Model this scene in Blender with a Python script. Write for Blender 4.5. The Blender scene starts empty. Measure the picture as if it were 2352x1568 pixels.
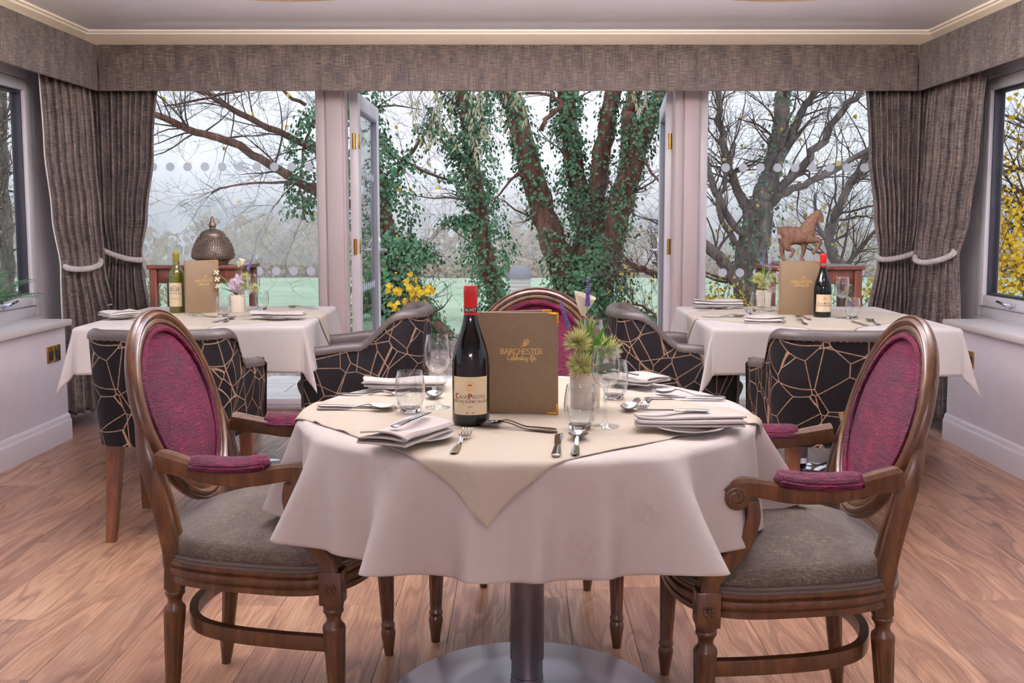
import bpy, bmesh, math, random
from mathutils import Vector, Matrix, noise

# ------------------------------------------------------------------ camera, world, light, exposure
SC = bpy.context.scene
COL = SC.collection
F_PX, PITCH, HOR_Y, VP_X, EYE = 2287.0, math.radians(5.0), 507.0, 1195.0, 1.215
V0 = HOR_Y + F_PX * math.tan(PITCH)
_cd = bpy.data.cameras.new('camera')
_cd.sensor_width = 36.0
_cd.lens = F_PX / 2352.0 * 36.0
_cd.shift_x = -(VP_X - 1176.0) / 2352.0
_cd.shift_y = (V0 - 784.0) / 2352.0
_cd.clip_end = 2000.0
CAM = bpy.data.objects.new('camera', _cd)
COL.objects.link(CAM)
CAM.location = (0, 0, EYE)
CAM.rotation_euler = (math.pi / 2 - PITCH, 0, 0)
SC.camera = CAM

WORLD = bpy.data.worlds.new('overcast_sky')
SC.world = WORLD
WORLD.use_nodes = True
_bg = WORLD.node_tree.nodes['Background']
_bg.inputs['Color'].default_value = (0.85, 0.87, 1.0, 1)
_bg.inputs['Strength'].default_value = 1.32
LAMP_POWER = 0.6          # emission of the big ceiling drums, downward
SHADE_POWER = 16.0         # glow of their fabric sides
ADDED_UP_POWER = 610.0           # unseen disc added in each drum to brighten the ceiling
ADDED_SPOT_POWER = 260.0        # emission of the unseen ceiling spots, added for more light
SC.cycles.use_light_tree = False
SC.cycles.max_bounces = 6
SC.cycles.diffuse_bounces = 4
SC.cycles.glossy_bounces = 3
SC.cycles.transmission_bounces = 6
SC.cycles.volume_bounces = 1
SC.cycles.transparent_max_bounces = 14
SC.view_settings.view_transform = 'Standard'
SC.view_settings.look = 'None'
SC.view_settings.exposure = 0.1
SC.view_settings.gamma = 1.0
SC.view_settings.use_curve_mapping = False

RND = random.Random(11)
PI = math.pi

# ------------------------------------------------------------------ helpers: geometry
def ray(px, py):
    a = (px - VP_X) / F_PX
    b = (py - V0) / F_PX
    return Vector((a, math.cos(PITCH) - b * math.sin(PITCH), -math.sin(PITCH) - b * math.cos(PITCH)))

def atY(px, py, y):
    r = ray(px, py)
    return Vector((0, 0, EYE)) + r * (y / r.y)

def atZ(px, py, z):
    r = ray(px, py)
    return Vector((0, 0, EYE)) + r * ((z - EYE) / r.z)

def lerp(a, b, t):
    return a + (b - a) * t

def sstep(a, b, x):
    t = min(1.0, max(0.0, (x - a) / (b - a)))
    return t * t * (3 - 2 * t)

def interp(keys, x):
    """piecewise smooth interpolation through (x, value) keys"""
    if x <= keys[0][0]:
        return keys[0][1]
    for (x0, v0), (x1, v1) in zip(keys, keys[1:]):
        if x <= x1:
            t = (x - x0) / max(1e-9, x1 - x0)
            t = t * t * (3 - 2 * t)
            return v0 + (v1 - v0) * t
    return keys[-1][1]

def catmull(pts, n=6):
    pts = [Vector(p) for p in pts]
    if len(pts) < 3:
        return pts
    out = []
    P = [pts[0] * 2 - pts[1]] + pts + [pts[-1] * 2 - pts[-2]]
    for i in range(1, len(P) - 2):
        p0, p1, p2, p3 = P[i - 1], P[i], P[i + 1], P[i + 2]
        for k in range(n):
            t = k / n
            out.append(0.5 * ((2 * p1) + (p2 - p0) * t + (2 * p0 - 5 * p1 + 4 * p2 - p3) * t * t + (3 * p1 - p0 - 3 * p2 + p3) * t ** 3))
    out.append(pts[-1])
    return out

class MB:
    """collects vertices and faces of ONE mesh"""
    def __init__(s):
        s.v, s.f = [], []

    def add(s, vs, fs, M=None):
        b = len(s.v)
        if M is None:
            s.v.extend([tuple(q) for q in vs])
        else:
            s.v.extend([tuple(M @ Vector(q)) for q in vs])
        s.f.extend([tuple(i + b for i in f) for f in fs])
        return s

    def box(s, c, size, bevel=0.0, M=None, seg=2):
        bm = bmesh.new()
        bmesh.ops.create_cube(bm, size=1.0)
        for q in bm.verts:
            q.co = Vector((q.co.x * size[0], q.co.y * size[1], q.co.z * size[2]))
        if bevel > 0:
            bmesh.ops.bevel(bm, geom=list(bm.edges), offset=bevel, segments=seg, affect='EDGES', profile=0.5)
        bm.verts.index_update()
        vs = [q.co + Vector(c) for q in bm.verts]
        fs = [[q.index for q in f.verts] for f in bm.faces]
        bm.free()
        return s.add(vs, fs, M)

    def span(s, p0, p1, bevel=0.0):
        c = [(a + b) / 2 for a, b in zip(p0, p1)]
        return s.box(c, [abs(b - a) for a, b in zip(p0, p1)], bevel)

    def tube(s, path, rad, seg=8, caps=True, flat=1.0, up=None, M=None):
        path = [Vector(p) for p in path]
        n = len(path)
        if not hasattr(rad, '__len__'):
            rad = [rad] * n
        vs, fs = [], []
        t0 = (path[1] - path[0]).normalized()
        ref = Vector(up) if up else (Vector((0, 0, 1)) if abs(t0.z) < 0.9 else Vector((1, 0, 0)))
        nrm = (ref - t0 * ref.dot(t0)).normalized()
        for i in range(n):
            t = (path[min(i + 1, n - 1)] - path[max(i - 1, 0)])
            t = t.normalized() if t.length > 1e-9 else t0
            nrm = nrm - t * nrm.dot(t)
            nrm = nrm.normalized() if nrm.length > 1e-6 else Vector((0, 0, 1)).cross(t).normalized()
            b = t.cross(nrm)
            for k in range(seg):
                a = 2 * PI * k / seg
                vs.append(path[i] + nrm * (math.cos(a) * rad[i]) + b * (math.sin(a) * rad[i] * flat))
        for i in range(n - 1):
            for k in range(seg):
                k2 = (k + 1) % seg
                fs.append((i * seg + k, i * seg + k2, (i + 1) * seg + k2, (i + 1) * seg + k))
        if caps:
            fs.append(tuple(range(seg - 1, -1, -1)))
            fs.append(tuple((n - 1) * seg + k for k in range(seg)))
        return s.add(vs, fs, M)

    def sweep(s, path, prof, closed=False, up=(0, 0, 1), pclosed=True, caps=True, M=None, scale=None):
        """prof: (side, up) pairs; side = tangent x up (to the right of travel)"""
        path = [Vector(p) for p in path]
        n, m = len(path), len(prof)
        up = Vector(up)
        vs, fs = [], []
        for i in range(n):
            if closed:
                t = path[(i + 1) % n] - path[i - 1]
            else:
                t = path[min(i + 1, n - 1)] - path[max(i - 1, 0)]
            t.normalize()
            side = t.cross(up)
            side = side.normalized() if side.length > 1e-6 else Vector((1, 0, 0))
            u = side.cross(t).normalized()
            k = 1.0 if scale is None else scale[i]
            for a, b in prof:
                vs.append(path[i] + side * (a * k) + u * (b * k))
        last = n if closed else n - 1
        mm = m if pclosed else m - 1
        for i in range(last):
            j = (i + 1) % n
            for k in range(mm):
                k2 = (k + 1) % m
                fs.append((i * m + k, i * m + k2, j * m + k2, j * m + k))
        if caps and not closed and pclosed:
            fs.append(tuple(range(m - 1, -1, -1)))
            fs.append(tuple((n - 1) * m + k for k in range(m)))
        return s.add(vs, fs, M)

    def lathe(s, prof, seg=32, c=(0, 0, 0), mod=None, M=None, caps=True):
        vs, fs = [], []
        n = len(prof)
        for r, z in prof:
            for k in range(seg):
                a = 2 * PI * k / seg
                rr = r if mod is None else r * mod(a, z)
                vs.append((c[0] + rr * math.cos(a), c[1] + rr * math.sin(a), c[2] + z))
        for i in range(n - 1):
            for k in range(seg):
                k2 = (k + 1) % seg
                fs.append((i * seg + k, i * seg + k2, (i + 1) * seg + k2, (i + 1) * seg + k))
        if caps and prof[0][0] > 1e-5:
            fs.append(tuple(range(seg - 1, -1, -1)))
        if caps and prof[-1][0] > 1e-5:
            fs.append(tuple((n - 1) * seg + k for k in range(seg)))
        return s.add(vs, fs, M)

    def grid(s, fn, nu, nv, closeu=False, M=None, flip=False):
        vs, fs = [], []
        cu = nu if closeu else nu + 1
        for j in range(nv + 1):
            for i in range(cu):
                vs.append(fn(i / nu, j / nv))
        for j in range(nv):
            for i in range(nu):
                a = j * cu + i
                b = j * cu + (i + 1) % cu
                q = (a, b, b + cu, a + cu)
                fs.append(q[::-1] if flip else q)
        return s.add(vs, fs, M)

    def prism(s, poly, z0, z1, M=None):
        n = len(poly)
        vs = [(x, y, z0) for x, y in poly] + [(x, y, z1) for x, y in poly]
        fs = [tuple(range(n - 1, -1, -1)), tuple(range(n, 2 * n))]
        fs += [(i, (i + 1) % n, n + (i + 1) % n, n + i) for i in range(n)]
        return s.add(vs, fs, M)

    def sphere(s, c, r, seg=12, rings=8, M=None):
        if not hasattr(r, '__len__'):
            r = (r, r, r)
        def fn(u, v):
            a, b = 2 * PI * u, PI * v
            return (c[0] + r[0] * math.sin(b) * math.cos(a), c[1] + r[1] * math.sin(b) * math.sin(a), c[2] - r[2] * math.cos(b))
        return s.grid(fn, seg, rings, True, M)

    def build(s, name, mat, parent=None, smooth=True, angle=40, merge=False, loc=None):
        me = bpy.data.meshes.new(name)
        me.from_pydata(s.v, [], s.f)
        if merge:
            bm = bmesh.new()
            bm.from_mesh(me)
            bmesh.ops.remove_doubles(bm, verts=bm.verts, dist=1e-5)
            bm.to_mesh(me)
            bm.free()
        me.materials.append(mat)
        me.update()
        if smooth:
            me.shade_smooth()
            if angle < 179:
                me.set_sharp_from_angle(angle=math.radians(angle))
        o = bpy.data.objects.new(name, me)
        COL.objects.link(o)
        if parent is not None:
            o.parent = parent
        if loc is not None:
            o.location = loc
        return o

def tag(o, label=None, cat=None, group=None, kind=None):
    if label: o['label'] = label
    if cat: o['category'] = cat
    if group: o['group'] = group
    if kind: o['kind'] = kind
    return o

def thing(name, label, cat, loc=(0, 0, 0), rz=0.0, group=None):
    o = bpy.data.objects.new(name, None)
    o.empty_display_size = 0.1
    COL.objects.link(o)
    o.location = loc
    o.rotation_euler = (0, 0, rz)
    return tag(o, label, cat, group)

def struct(o):
    o['kind'] = 'structure'
    return o

def stuff(o):
    o['kind'] = 'stuff'
    return o

def root(name, kind='structure', loc=(0, 0, 0)):
    o = bpy.data.objects.new(name, None)
    COL.objects.link(o)
    o.location = loc
    o['kind'] = kind
    return o

def dup(src, loc=None, rz=None, label=None, group=None):
    """a copy of a thing with copies of its parts and sub-parts"""
    c = src.copy()
    COL.objects.link(c)
    if loc is not None: c.location = loc
    if rz is not None: c.rotation_euler = (0, 0, rz)
    if label: c['label'] = label
    if group: c['group'] = group
    for ch in list(src.children):
        d = ch.copy()
        COL.objects.link(d)
        d.parent = c
        for g in list(ch.children):
            e = g.copy()
            COL.objects.link(e)
            e.parent = d
    return c

# ------------------------------------------------------------------ helpers: materials
def lin(c):
    out = []
    for x in c:
        x /= 255.0
        out.append(x / 12.92 if x <= 0.04045 else ((x + 0.055) / 1.055) ** 2.4)
    return tuple(out) + (1.0,)

class Mat:
    def __init__(s, name, base=(128, 128, 128), rough=0.5, metal=0.0, **kw):
        s.m = bpy.data.materials.new(name)
        s.m.use_nodes = True
        s.nt = s.m.node_tree
        s.b = s.nt.nodes['Principled BSDF']
        s.set('Base Color', lin(base))
        s.set('Roughness', rough)
        s.set('Metallic', metal)
        for k, v in kw.items():
            s.set(k.replace('_', ' '), v)
        s._co = None

    def set(s, k, v):
        if isinstance(v, bpy.types.NodeSocket):
            s.nt.links.new(v, s.b.inputs[k])
        else:
            s.b.inputs[k].default_value = v
        return s

    def node(s, t, **kw):
        n = s.nt.nodes.new(t)
        for k, v in kw.items():
            setattr(n, k, v)
        return n

    def wire(s, sock, v):
        if isinstance(v, bpy.types.NodeSocket):
            s.nt.links.new(v, sock)
        else:
            sock.default_value = v

    def co(s, scale=(1, 1, 1), rot=(0, 0, 0), kind='Object', rand=0.0):
        if s._co is None:
            s._co = s.node('ShaderNodeTexCoord')
        src = s._co.outputs[kind]
        if rand:
            oi = s.node('ShaderNodeObjectInfo')
            mul = s.node('ShaderNodeVectorMath', operation='SCALE')
            comb = s.node('ShaderNodeCombineXYZ')
            for i in range(3):
                s.nt.links.new(oi.outputs['Random'], comb.inputs[i])
            s.nt.links.new(comb.outputs[0], mul.inputs[0])
            mul.inputs['Scale'].default_value = rand
            ad = s.node('ShaderNodeVectorMath', operation='ADD')
            s.nt.links.new(src, ad.inputs[0])
            s.nt.links.new(mul.outputs[0], ad.inputs[1])
            src = ad.outputs[0]
        mp = s.node('ShaderNodeMapping')
        mp.inputs['Scale'].default_value = scale
        mp.inputs['Rotation'].default_value = rot
        s.nt.links.new(src, mp.inputs['Vector'])
        return mp.outputs[0]

    def noise(s, vec, scale=5.0, detail=3.0, rough=0.5, dist=0.0):
        n = s.node('ShaderNodeTexNoise')
        s.wire(n.inputs['Vector'], vec)
        n.inputs['Scale'].default_value = scale
        n.inputs['Detail'].default_value = detail
        n.inputs['Roughness'].default_value = rough
        n.inputs['Distortion'].default_value = dist
        return n.outputs['Fac']

    def voro(s, vec, scale=5.0, feature='DISTANCE_TO_EDGE', rnd=1.0, out=0):
        n = s.node('ShaderNodeTexVoronoi', feature=feature)
        s.wire(n.inputs['Vector'], vec)
        n.inputs['Scale'].default_value = scale
        n.inputs['Randomness'].default_value = rnd
        return n.outputs[out]

    def wave(s, vec, scale=5.0, dist=2.0, detail=2.0, dscale=1.0, typ='BANDS', direction='X'):
        n = s.node('ShaderNodeTexWave', wave_type=typ)
        if typ == 'BANDS': n.bands_direction = direction
        else: n.rings_direction = direction
        s.wire(n.inputs['Vector'], vec)
        n.inputs['Scale'].default_value = scale
        n.inputs['Distortion'].default_value = dist
        n.inputs['Detail'].default_value = detail
        n.inputs['Detail Scale'].default_value = dscale
        return n.outputs['Fac']

    def ramp(s, fac, stops, interp='LINEAR'):
        n = s.node('ShaderNodeValToRGB')
        s.wire(n.inputs['Fac'], fac)
        cr = n.color_ramp
        cr.interpolation = interp
        while len(cr.elements) < len(stops):
            cr.elements.new(0.5)
        for e, (p, c) in zip(cr.elements, stops):
            e.position = p
            e.color = lin(c) if not isinstance(c, float) else (c, c, c, 1)
        return n.outputs['Color']

    def mix(s, fac, a, b, mode='MIX'):
        n = s.node('ShaderNodeMix', data_type='RGBA', blend_type=mode)
        s.wire(n.inputs[0], fac)
        s.wire(n.inputs[6], a if isinstance(a, bpy.types.NodeSocket) or len(a) == 4 else lin(a))
        s.wire(n.inputs[7], b if isinstance(b, bpy.types.NodeSocket) or len(b) == 4 else lin(b))
        return n.outputs[2]

    def math(s, op, a, b=0.0, clamp=False):
        n = s.node('ShaderNodeMath', operation=op, use_clamp=clamp)
        s.wire(n.inputs[0], a)
        s.wire(n.inputs[1], b)
        return n.outputs[0]

    def bump(s, h, strength=0.3, dist=0.01):
        n = s.node('ShaderNodeBump')
        s.wire(n.inputs['Height'], h)
        n.inputs['Strength'].default_value = strength
        n.inputs['Distance'].default_value = dist
        s.nt.links.new(n.outputs[0], s.b.inputs['Normal'])
        return s

    def objrand(s):
        return s.node('ShaderNodeObjectInfo').outputs['Random']

def simple(name, base, rough=0.5, metal=0.0, var=0.0, nscale=20.0, bump=0.0, **kw):
    m = Mat(name, base, rough, metal, **kw)
    if var or bump:
        v = m.co()
        n = m.noise(v, nscale, 4, 0.55)
        if var:
            lo = tuple(max(0, c * (1 - var)) for c in base)
            hi = tuple(min(255, c * (1 + var * 0.6)) for c in base)
            m.set('Base Color', m.ramp(n, [(0.3, lo), (0.7, hi)]))
        if bump:
            m.bump(n, bump, 0.005)
    return m.m

def thin_glass(name, tint=(250, 252, 252), refl=0.9, ior=5.0, rough=0.0, f0=0.04):
    """clear glass wall: passes light straight through, mirrors by Fresnel"""
    m = bpy.data.materials.new(name)
    m.use_nodes = True
    nt = m.node_tree
    nt.nodes.clear()
    out = nt.nodes.new('ShaderNodeOutputMaterial')
    mix = nt.nodes.new('ShaderNodeMixShader')
    tr = nt.nodes.new('ShaderNodeBsdfTransparent')
    tr.inputs[0].default_value = lin(tint)
    gl = nt.nodes.new('ShaderNodeBsdfGlossy')
    gl.inputs['Roughness'].default_value = rough
    gl.inputs['Color'].default_value = (refl, refl, refl, 1)
    lw = nt.nodes.new('ShaderNodeLayerWeight')          # Schlick: same from both sides of the wall
    lw.inputs['Blend'].default_value = 0.5
    pw = nt.nodes.new('ShaderNodeMath'); pw.operation = 'POWER'
    pw.inputs[1].default_value = ior
    nt.links.new(lw.outputs['Facing'], pw.inputs[0])
    ma = nt.nodes.new('ShaderNodeMath'); ma.operation = 'MULTIPLY_ADD'
    ma.inputs[1].default_value = 0.9; ma.inputs[2].default_value = f0
    nt.links.new(pw.outputs[0], ma.inputs[0])
    nt.links.new(ma.outputs[0], mix.inputs[0])
    nt.links.new(tr.outputs[0], mix.inputs[1])
    nt.links.new(gl.outputs[0], mix.inputs[2])
    nt.links.new(mix.outputs[0], out.inputs['Surface'])
    return m

# ------------------------------------------------------------------ materials
def m_planks():
    m = Mat('floor_wood', rough=0.36)
    v = m.co((1, 1, 1), rand=37.0)
    warp = m.noise(m.co((3.0, 0.55, 3.0), rand=37.0), 2.2, 2, 0.5)
    ad = m.node('ShaderNodeVectorMath', operation='ADD')
    sc = m.node('ShaderNodeCombineXYZ')
    m.wire(sc.inputs[0], m.math('MULTIPLY', warp, 0.55))
    m.wire(ad.inputs[0], v)
    m.wire(ad.inputs[1], sc.outputs[0])
    mp = m.node('ShaderNodeMapping')
    mp.inputs['Scale'].default_value = (22, 1.1, 22)
    m.wire(mp.inputs['Vector'], ad.outputs[0])
    rings = m.noise(mp.outputs[0], 1.0, 3, 0.55, 0.4)
    fine = m.noise(m.co((190, 5, 190), rand=37.0), 1.0, 3, 0.6)
    base = m.ramp(rings, [(0.26, (124, 92, 82)), (0.40, (168, 130, 110)), (0.54, (200, 160, 134)), (0.72, (216, 180, 154))])
    fin = m.ramp(fine, [(0.32, (118, 88, 74)), (0.62, (255, 255, 255))])
    c = m.mix(0.42, base, fin, 'MULTIPLY')
    tone = m.ramp(m.objrand(), [(0.0, (186, 176, 178)), (0.3, (250, 246, 238)), (0.55, (214, 202, 198)), (0.8, (255, 250, 240)), (1.0, (226, 214, 206))])
    c = m.mix(0.8, c, tone, 'MULTIPLY')
    m.set('Base Color', c)
    m.bump(fine, 0.12, 0.002)
    m.set('Roughness', m.ramp(fine, [(0.3, 0.44), (0.7, 0.3)]))
    return m.m

def m_curtain():
    m = Mat('slub_fabric', rough=0.75)
    h1 = m.noise(m.co((16, 16, 210)), 1.0, 4, 0.62)
    h2 = m.noise(m.co((150, 150, 9)), 1.0, 4, 0.62)
    big = m.noise(m.co((13, 13, 5)), 1.0, 4, 0.65)
    s = m.math('ADD', m.math('MULTIPLY', h1, 0.46), m.math('MULTIPLY', h2, 0.34))
    s = m.math('ADD', s, m.math('MULTIPLY', big, 0.26))
    c = m.ramp(s, [(0.41, (34, 29, 33)), (0.49, (78, 68, 66)), (0.56, (116, 101, 92)), (0.66, (158, 141, 128))])
    m.set('Base Color', c)
    m.set('Sheen Weight', 0.15)
    m.bump(s, 0.25, 0.003)
    return m.m

def m_wood(name, lo, mid, hi, rough=0.32, sc=(9, 9, 1.4)):
    m = Mat(name, rough=rough)
    n = m.noise(m.co(tuple(4 * q for q in sc), rand=11.0), 1.0, 4, 0.6, 0.6)
    f = m.noise(m.co(tuple(26 * q for q in sc), rand=11.0), 1.0, 2, 0.5)
    s = m.math('ADD', m.math('MULTIPLY', n, 0.75), m.math('MULTIPLY', f, 0.25))
    m.set('Base Color', m.ramp(s, [(0.32, lo), (0.5, mid), (0.68, hi)]))
    m.bump(f, 0.06, 0.002)
    m.set('Coat Weight', 0.15)
    m.set('Coat Roughness', 0.3)
    return m.m

def m_velvet():
    m = Mat('burgundy_velvet', rough=0.55)
    a = m.noise(m.co((20, 20, 120)), 1.0, 6, 0.72, 1.6)
    b = m.noise(m.co((9, 9, 9)), 1.0, 2, 0.5)
    s = m.math('ADD', m.math('MULTIPLY', a, 0.7), m.math('MULTIPLY', b, 0.3))
    m.set('Base Color', m.ramp(s, [(0.38, (16, 1, 6)), (0.49, (62, 4, 30)), (0.58, (112, 14, 54)), (0.70, (186, 70, 100))]))  # pink highlights of the crushed pile are painted into the colour
    m.set('Sheen Weight', 0.1)
    m.set('Specular Tint', lin((255, 150, 185)))
    m.set('Specular IOR Level', 0.6)
    fz = m.noise(m.co((260, 260, 260)), 1.0, 2, 0.6)
    m.set('Sheen Tint', lin((235, 120, 165)))
    m.set('Sheen Roughness', 0.35)
    m.set('Roughness', m.ramp(a, [(0.35, 0.5), (0.65, 0.28)]))
    m.bump(m.math('ADD', a, m.math('MULTIPLY', fz, 0.6)), 1.0, 0.008)
    return m.m

def m_pattern():
    m = Mat('web_pattern_velvet', rough=0.6)
    e1 = m.voro(m.co((1, 1, 1)), 8.5)
    e2 = m.voro(m.co((1, 1, 1), (0.7, 0.4, 0.9)), 5.6)
    l1 = m.ramp(e1, [(0.0, 1.0), (0.011, 1.0), (0.019, 0.0)])
    l2 = m.ramp(e2, [(0.0, 1.0), (0.007, 1.0), (0.013, 0.0)])
    ln = m.math('MAXIMUM', l1, l2)
    fuzz = m.noise(m.co((140, 140, 140)), 1.0, 2, 0.6)
    bg = m.ramp(fuzz, [(0.3, (8, 6, 8)), (0.7, (22, 18, 19))])
    fg = m.ramp(fuzz, [(0.3, (134, 108, 88)), (0.7, (186, 156, 130))])
    m.set('Base Color', m.mix(ln, bg, fg))
    m.set('Specular IOR Level', 0.12)
    m.bump(ln, 0.25, 0.002)
    return m.m

def m_seat():
    m = Mat('seat_weave', rough=0.85)
    a = m.noise(m.co((620, 40, 200)), 1.0, 2, 0.6)
    b = m.noise(m.co((40, 620, 200)), 1.0, 2, 0.6)
    c = m.noise(m.co((14, 14, 14)), 1.0, 2, 0.5)
    s = m.math('ADD', m.math('ADD', m.math('MULTIPLY', a, 0.4), m.math('MULTIPLY', b, 0.4)), m.math('MULTIPLY', c, 0.2))
    m.set('Base Color', m.ramp(s, [(0.36, (52, 43, 38)), (0.5, (88, 76, 68)), (0.64, (134, 119, 107))]))
    m.set('Sheen Weight', 0.2)
    m.bump(s, 0.35, 0.002)
    return m.m

def m_linen(name, base, shade):
    m = Mat(name, base, rough=0.7)
    dm = m.voro(m.co((1, 1, 1)), 9.0, 'F1')
    d2 = m.noise(m.co((30, 30, 30)), 1.0, 3, 0.5, 1.5)
    s = m.math('MULTIPLY', m.ramp(dm, [(0.1, 1.0), (0.42, 0.0)]), m.ramp(d2, [(0.46, 0.0), (0.52, 1.0)]))
    m.set('Base Color', m.mix(s, base, shade))
    m.set('Roughness', m.ramp(s, [(0.0, 0.75), (1.0, 0.5)]))
    wv = m.noise(m.co((500, 500, 500)), 1.0, 1, 0.5)
    hh = m.math('ADD', m.math('MULTIPLY', s, 0.5), m.math('MULTIPLY', wv, 0.25))
    m.bump(hh, 0.12, 0.002)
    return m.m

def m_bark(name, lo, mid, hi, sc=1.0):
    m = Mat(name, rough=0.9)
    n = m.noise(m.co((9 * sc, 9 * sc, 2.2 * sc)), 1.0, 5, 0.65, 0.8)
    f = m.noise(m.co((50 * sc, 50 * sc, 12 * sc)), 1.0, 3, 0.6)
    s = m.math('ADD', m.math('MULTIPLY', n, 0.7), m.math('MULTIPLY', f, 0.3))
    m.set('Base Color', m.ramp(s, [(0.34, lo), (0.5, mid), (0.66, hi)]))
    m.bump(s, 0.9, 0.04)
    return m.m

def m_leaf(name, cols):
    m = Mat(name, rough=0.45)
    v = m.noise(m.co((4, 4, 4)), 3.0, 3, 0.7)
    n = len(cols)
    m.set('Base Color', m.ramp(v, [(0.28 + 0.44 * i / max(1, n - 1), c) for i, c in enumerate(cols)]))
    m.set('Subsurface Weight', 0.0)
    return m.m

def m_ground(name, cols, scale=6.0, rough=0.95, bump=0.5, fine=60.0):
    m = Mat(name, rough=rough)
    a = m.noise(m.co(), scale, 5, 0.65)
    b = m.noise(m.co(), fine, 3, 0.6)
    s = m.math('ADD', m.math('MULTIPLY', a, 0.6), m.math('MULTIPLY', b, 0.4))
    n = len(cols)
    m.set('Base Color', m.ramp(s, [(0.34 + 0.32 * i / max(1, n - 1), c) for i, c in enumerate(cols)]))
    m.bump(s, bump, 0.05)
    return m.m

def m_emit(name, col, power):
    m = bpy.data.materials.new(name)
    m.use_nodes = True
    nt = m.node_tree
    nt.nodes.clear()
    o = nt.nodes.new('ShaderNodeOutputMaterial')
    e = nt.nodes.new('ShaderNodeEmission')
    e.inputs[0].default_value = lin(col)
    e.inputs[1].default_value = power
    nt.links.new(e.outputs[0], o.inputs[0])
    return m

M = {}
M['plank'] = m_planks()
M['wall'] = simple('wall_paint', (234, 229, 242), 0.75, var=0.015, nscale=8)
M['ceiling'] = simple('ceiling_paint', (247, 243, 246), 0.85, var=0.01, nscale=6)
M['cornice'] = simple('cornice_paint', (250, 234, 210), 0.6, var=0.01)
M['skirt'] = simple('gloss_paint', (238, 234, 244), 0.35)
M['sill'] = simple('sill_white', (240, 236, 238), 0.3)
M['upvc'] = simple('upvc_white', (226, 224, 232), 0.28)
M['post'] = simple('post_paint', (198, 184, 186), 0.45)
M['gasket'] = simple('gasket_dark', (38, 36, 46), 0.6)
M['pane'] = thin_glass('window_glass', (250, 252, 252), 0.8, 5.0, 0.0, 0.02)
def m_frost():
    m = bpy.data.materials.new('frosted_dot')
    m.use_nodes = True
    nt = m.node_tree
    nt.nodes.clear()
    o = nt.nodes.new('ShaderNodeOutputMaterial')
    tl = nt.nodes.new('ShaderNodeBsdfTranslucent'); tl.inputs[0].default_value = lin((240, 242, 250))
    df = nt.nodes.new('ShaderNodeBsdfDiffuse'); df.inputs[0].default_value = lin((238, 240, 248))
    tp_ = nt.nodes.new('ShaderNodeBsdfTransparent')
    a = nt.nodes.new('ShaderNodeMixShader'); a.inputs[0].default_value = .35
    b = nt.nodes.new('ShaderNodeMixShader'); b.inputs[0].default_value = .3
    nt.links.new(tl.outputs[0], a.inputs[1]); nt.links.new(df.outputs[0], a.inputs[2])
    nt.links.new(a.outputs[0], b.inputs[1]); nt.links.new(tp_.outputs[0], b.inputs[2])
    nt.links.new(b.outputs[0], o.inputs[0])
    return m
M['dot'] = m_frost()
M['chrome'] = simple('chrome', (215, 215, 222), 0.08, 1.0)
M['steel'] = simple('brushed_steel', (226, 222, 234), 0.34, 0.72, bump=0.03, nscale=300)
M['polesteel'] = simple('pole_steel', (112, 108, 114), 0.34, 1.0)
M['silver'] = simple('cutlery_steel', (206, 204, 204), 0.13, 1.0)
M['brass'] = simple('brass', (176, 132, 62), 0.28, 1.0)
M['gold'] = simple('gold_foil', (206, 160, 60), 0.3, 1.0)
M['curtain'] = m_curtain()
M['lining'] = simple('lining_cream', (226, 220, 214), 0.8)
M['rope'] = simple('rope_cotton', (206, 200, 200), 0.8, var=0.1, nscale=200, bump=0.2)
M['chairwood'] = m_wood('chair_walnut', (52, 28, 13), (82, 49, 25), (114, 75, 42))
M['legwood'] = m_wood('tub_leg_wood', (74, 40, 22), (104, 60, 34), (134, 84, 52))
M['velvet'] = m_velvet()
M['pattern'] = m_pattern()
M['leather'] = simple('taupe_leather', (74, 65, 61), 0.42, var=0.06, nscale=90, bump=0.08)
M['seat'] = m_seat()
M['piping'] = simple('seat_piping', (98, 87, 80), 0.8, var=0.12, nscale=300)
M['linen'] = m_linen('white_damask', (204, 198, 197), (196, 188, 187))
M['cream'] = m_linen('cream_damask', (190, 181, 166), (183, 173, 157))
M['china'] = simple('white_china', (222, 218, 212), 0.15)
M['pot'] = simple('cream_pot', (226, 214, 198), 0.35)
M['glass'] = thin_glass('drinking_glass', (250, 251, 251), 1.0, 2.6, 0.0, 0.045)
M['thickglass'] = simple('solid_glass', (255, 255, 255), 0.0, Transmission_Weight=1.0, IOR=1.45)
M['darkglass'] = simple('dark_wine_glass', (5, 5, 4), 0.03, Specular_IOR_Level=0.4)
M['greenglass'] = simple('olive_wine_glass', (78, 76, 8), 0.06, Coat_Weight=0.6)
M['redfoil'] = simple('red_capsule', (190, 22, 14), 0.3)
M['greenfoil'] = simple('olive_capsule', (124, 112, 22), 0.3)
M['blackink'] = simple('black_ink', (22, 18, 18), 0.6)
M['redink'] = simple('red_ink', (160, 24, 28), 0.6)
M['paper'] = simple('label_paper', (232, 214, 178), 0.7, var=0.02)
M['whiteink'] = simple('white_ink', (225, 215, 205), 0.6)
M['goldink'] = simple('gold_print', (232, 194, 116), 0.45, 0.25)
M['menu'] = simple('menu_leather', (126, 104, 76), 0.55, var=0.05, nscale=160, bump=0.1)
M['page'] = simple('menu_page', (232, 226, 214), 0.7)
M['darkwood'] = m_wood('console_wood', (58, 24, 12), (92, 42, 22), (122, 64, 38))
M['bronze'] = simple('urn_bronze', (108, 94, 82), 0.38, 0.55, var=0.15)
M['horse'] = simple('carved_horse', (118, 84, 62), 0.6, var=0.3, nscale=60, bump=0.6)
M['plinth'] = simple('stone_plinth', (92, 76, 72), 0.8, var=0.2)
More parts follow.
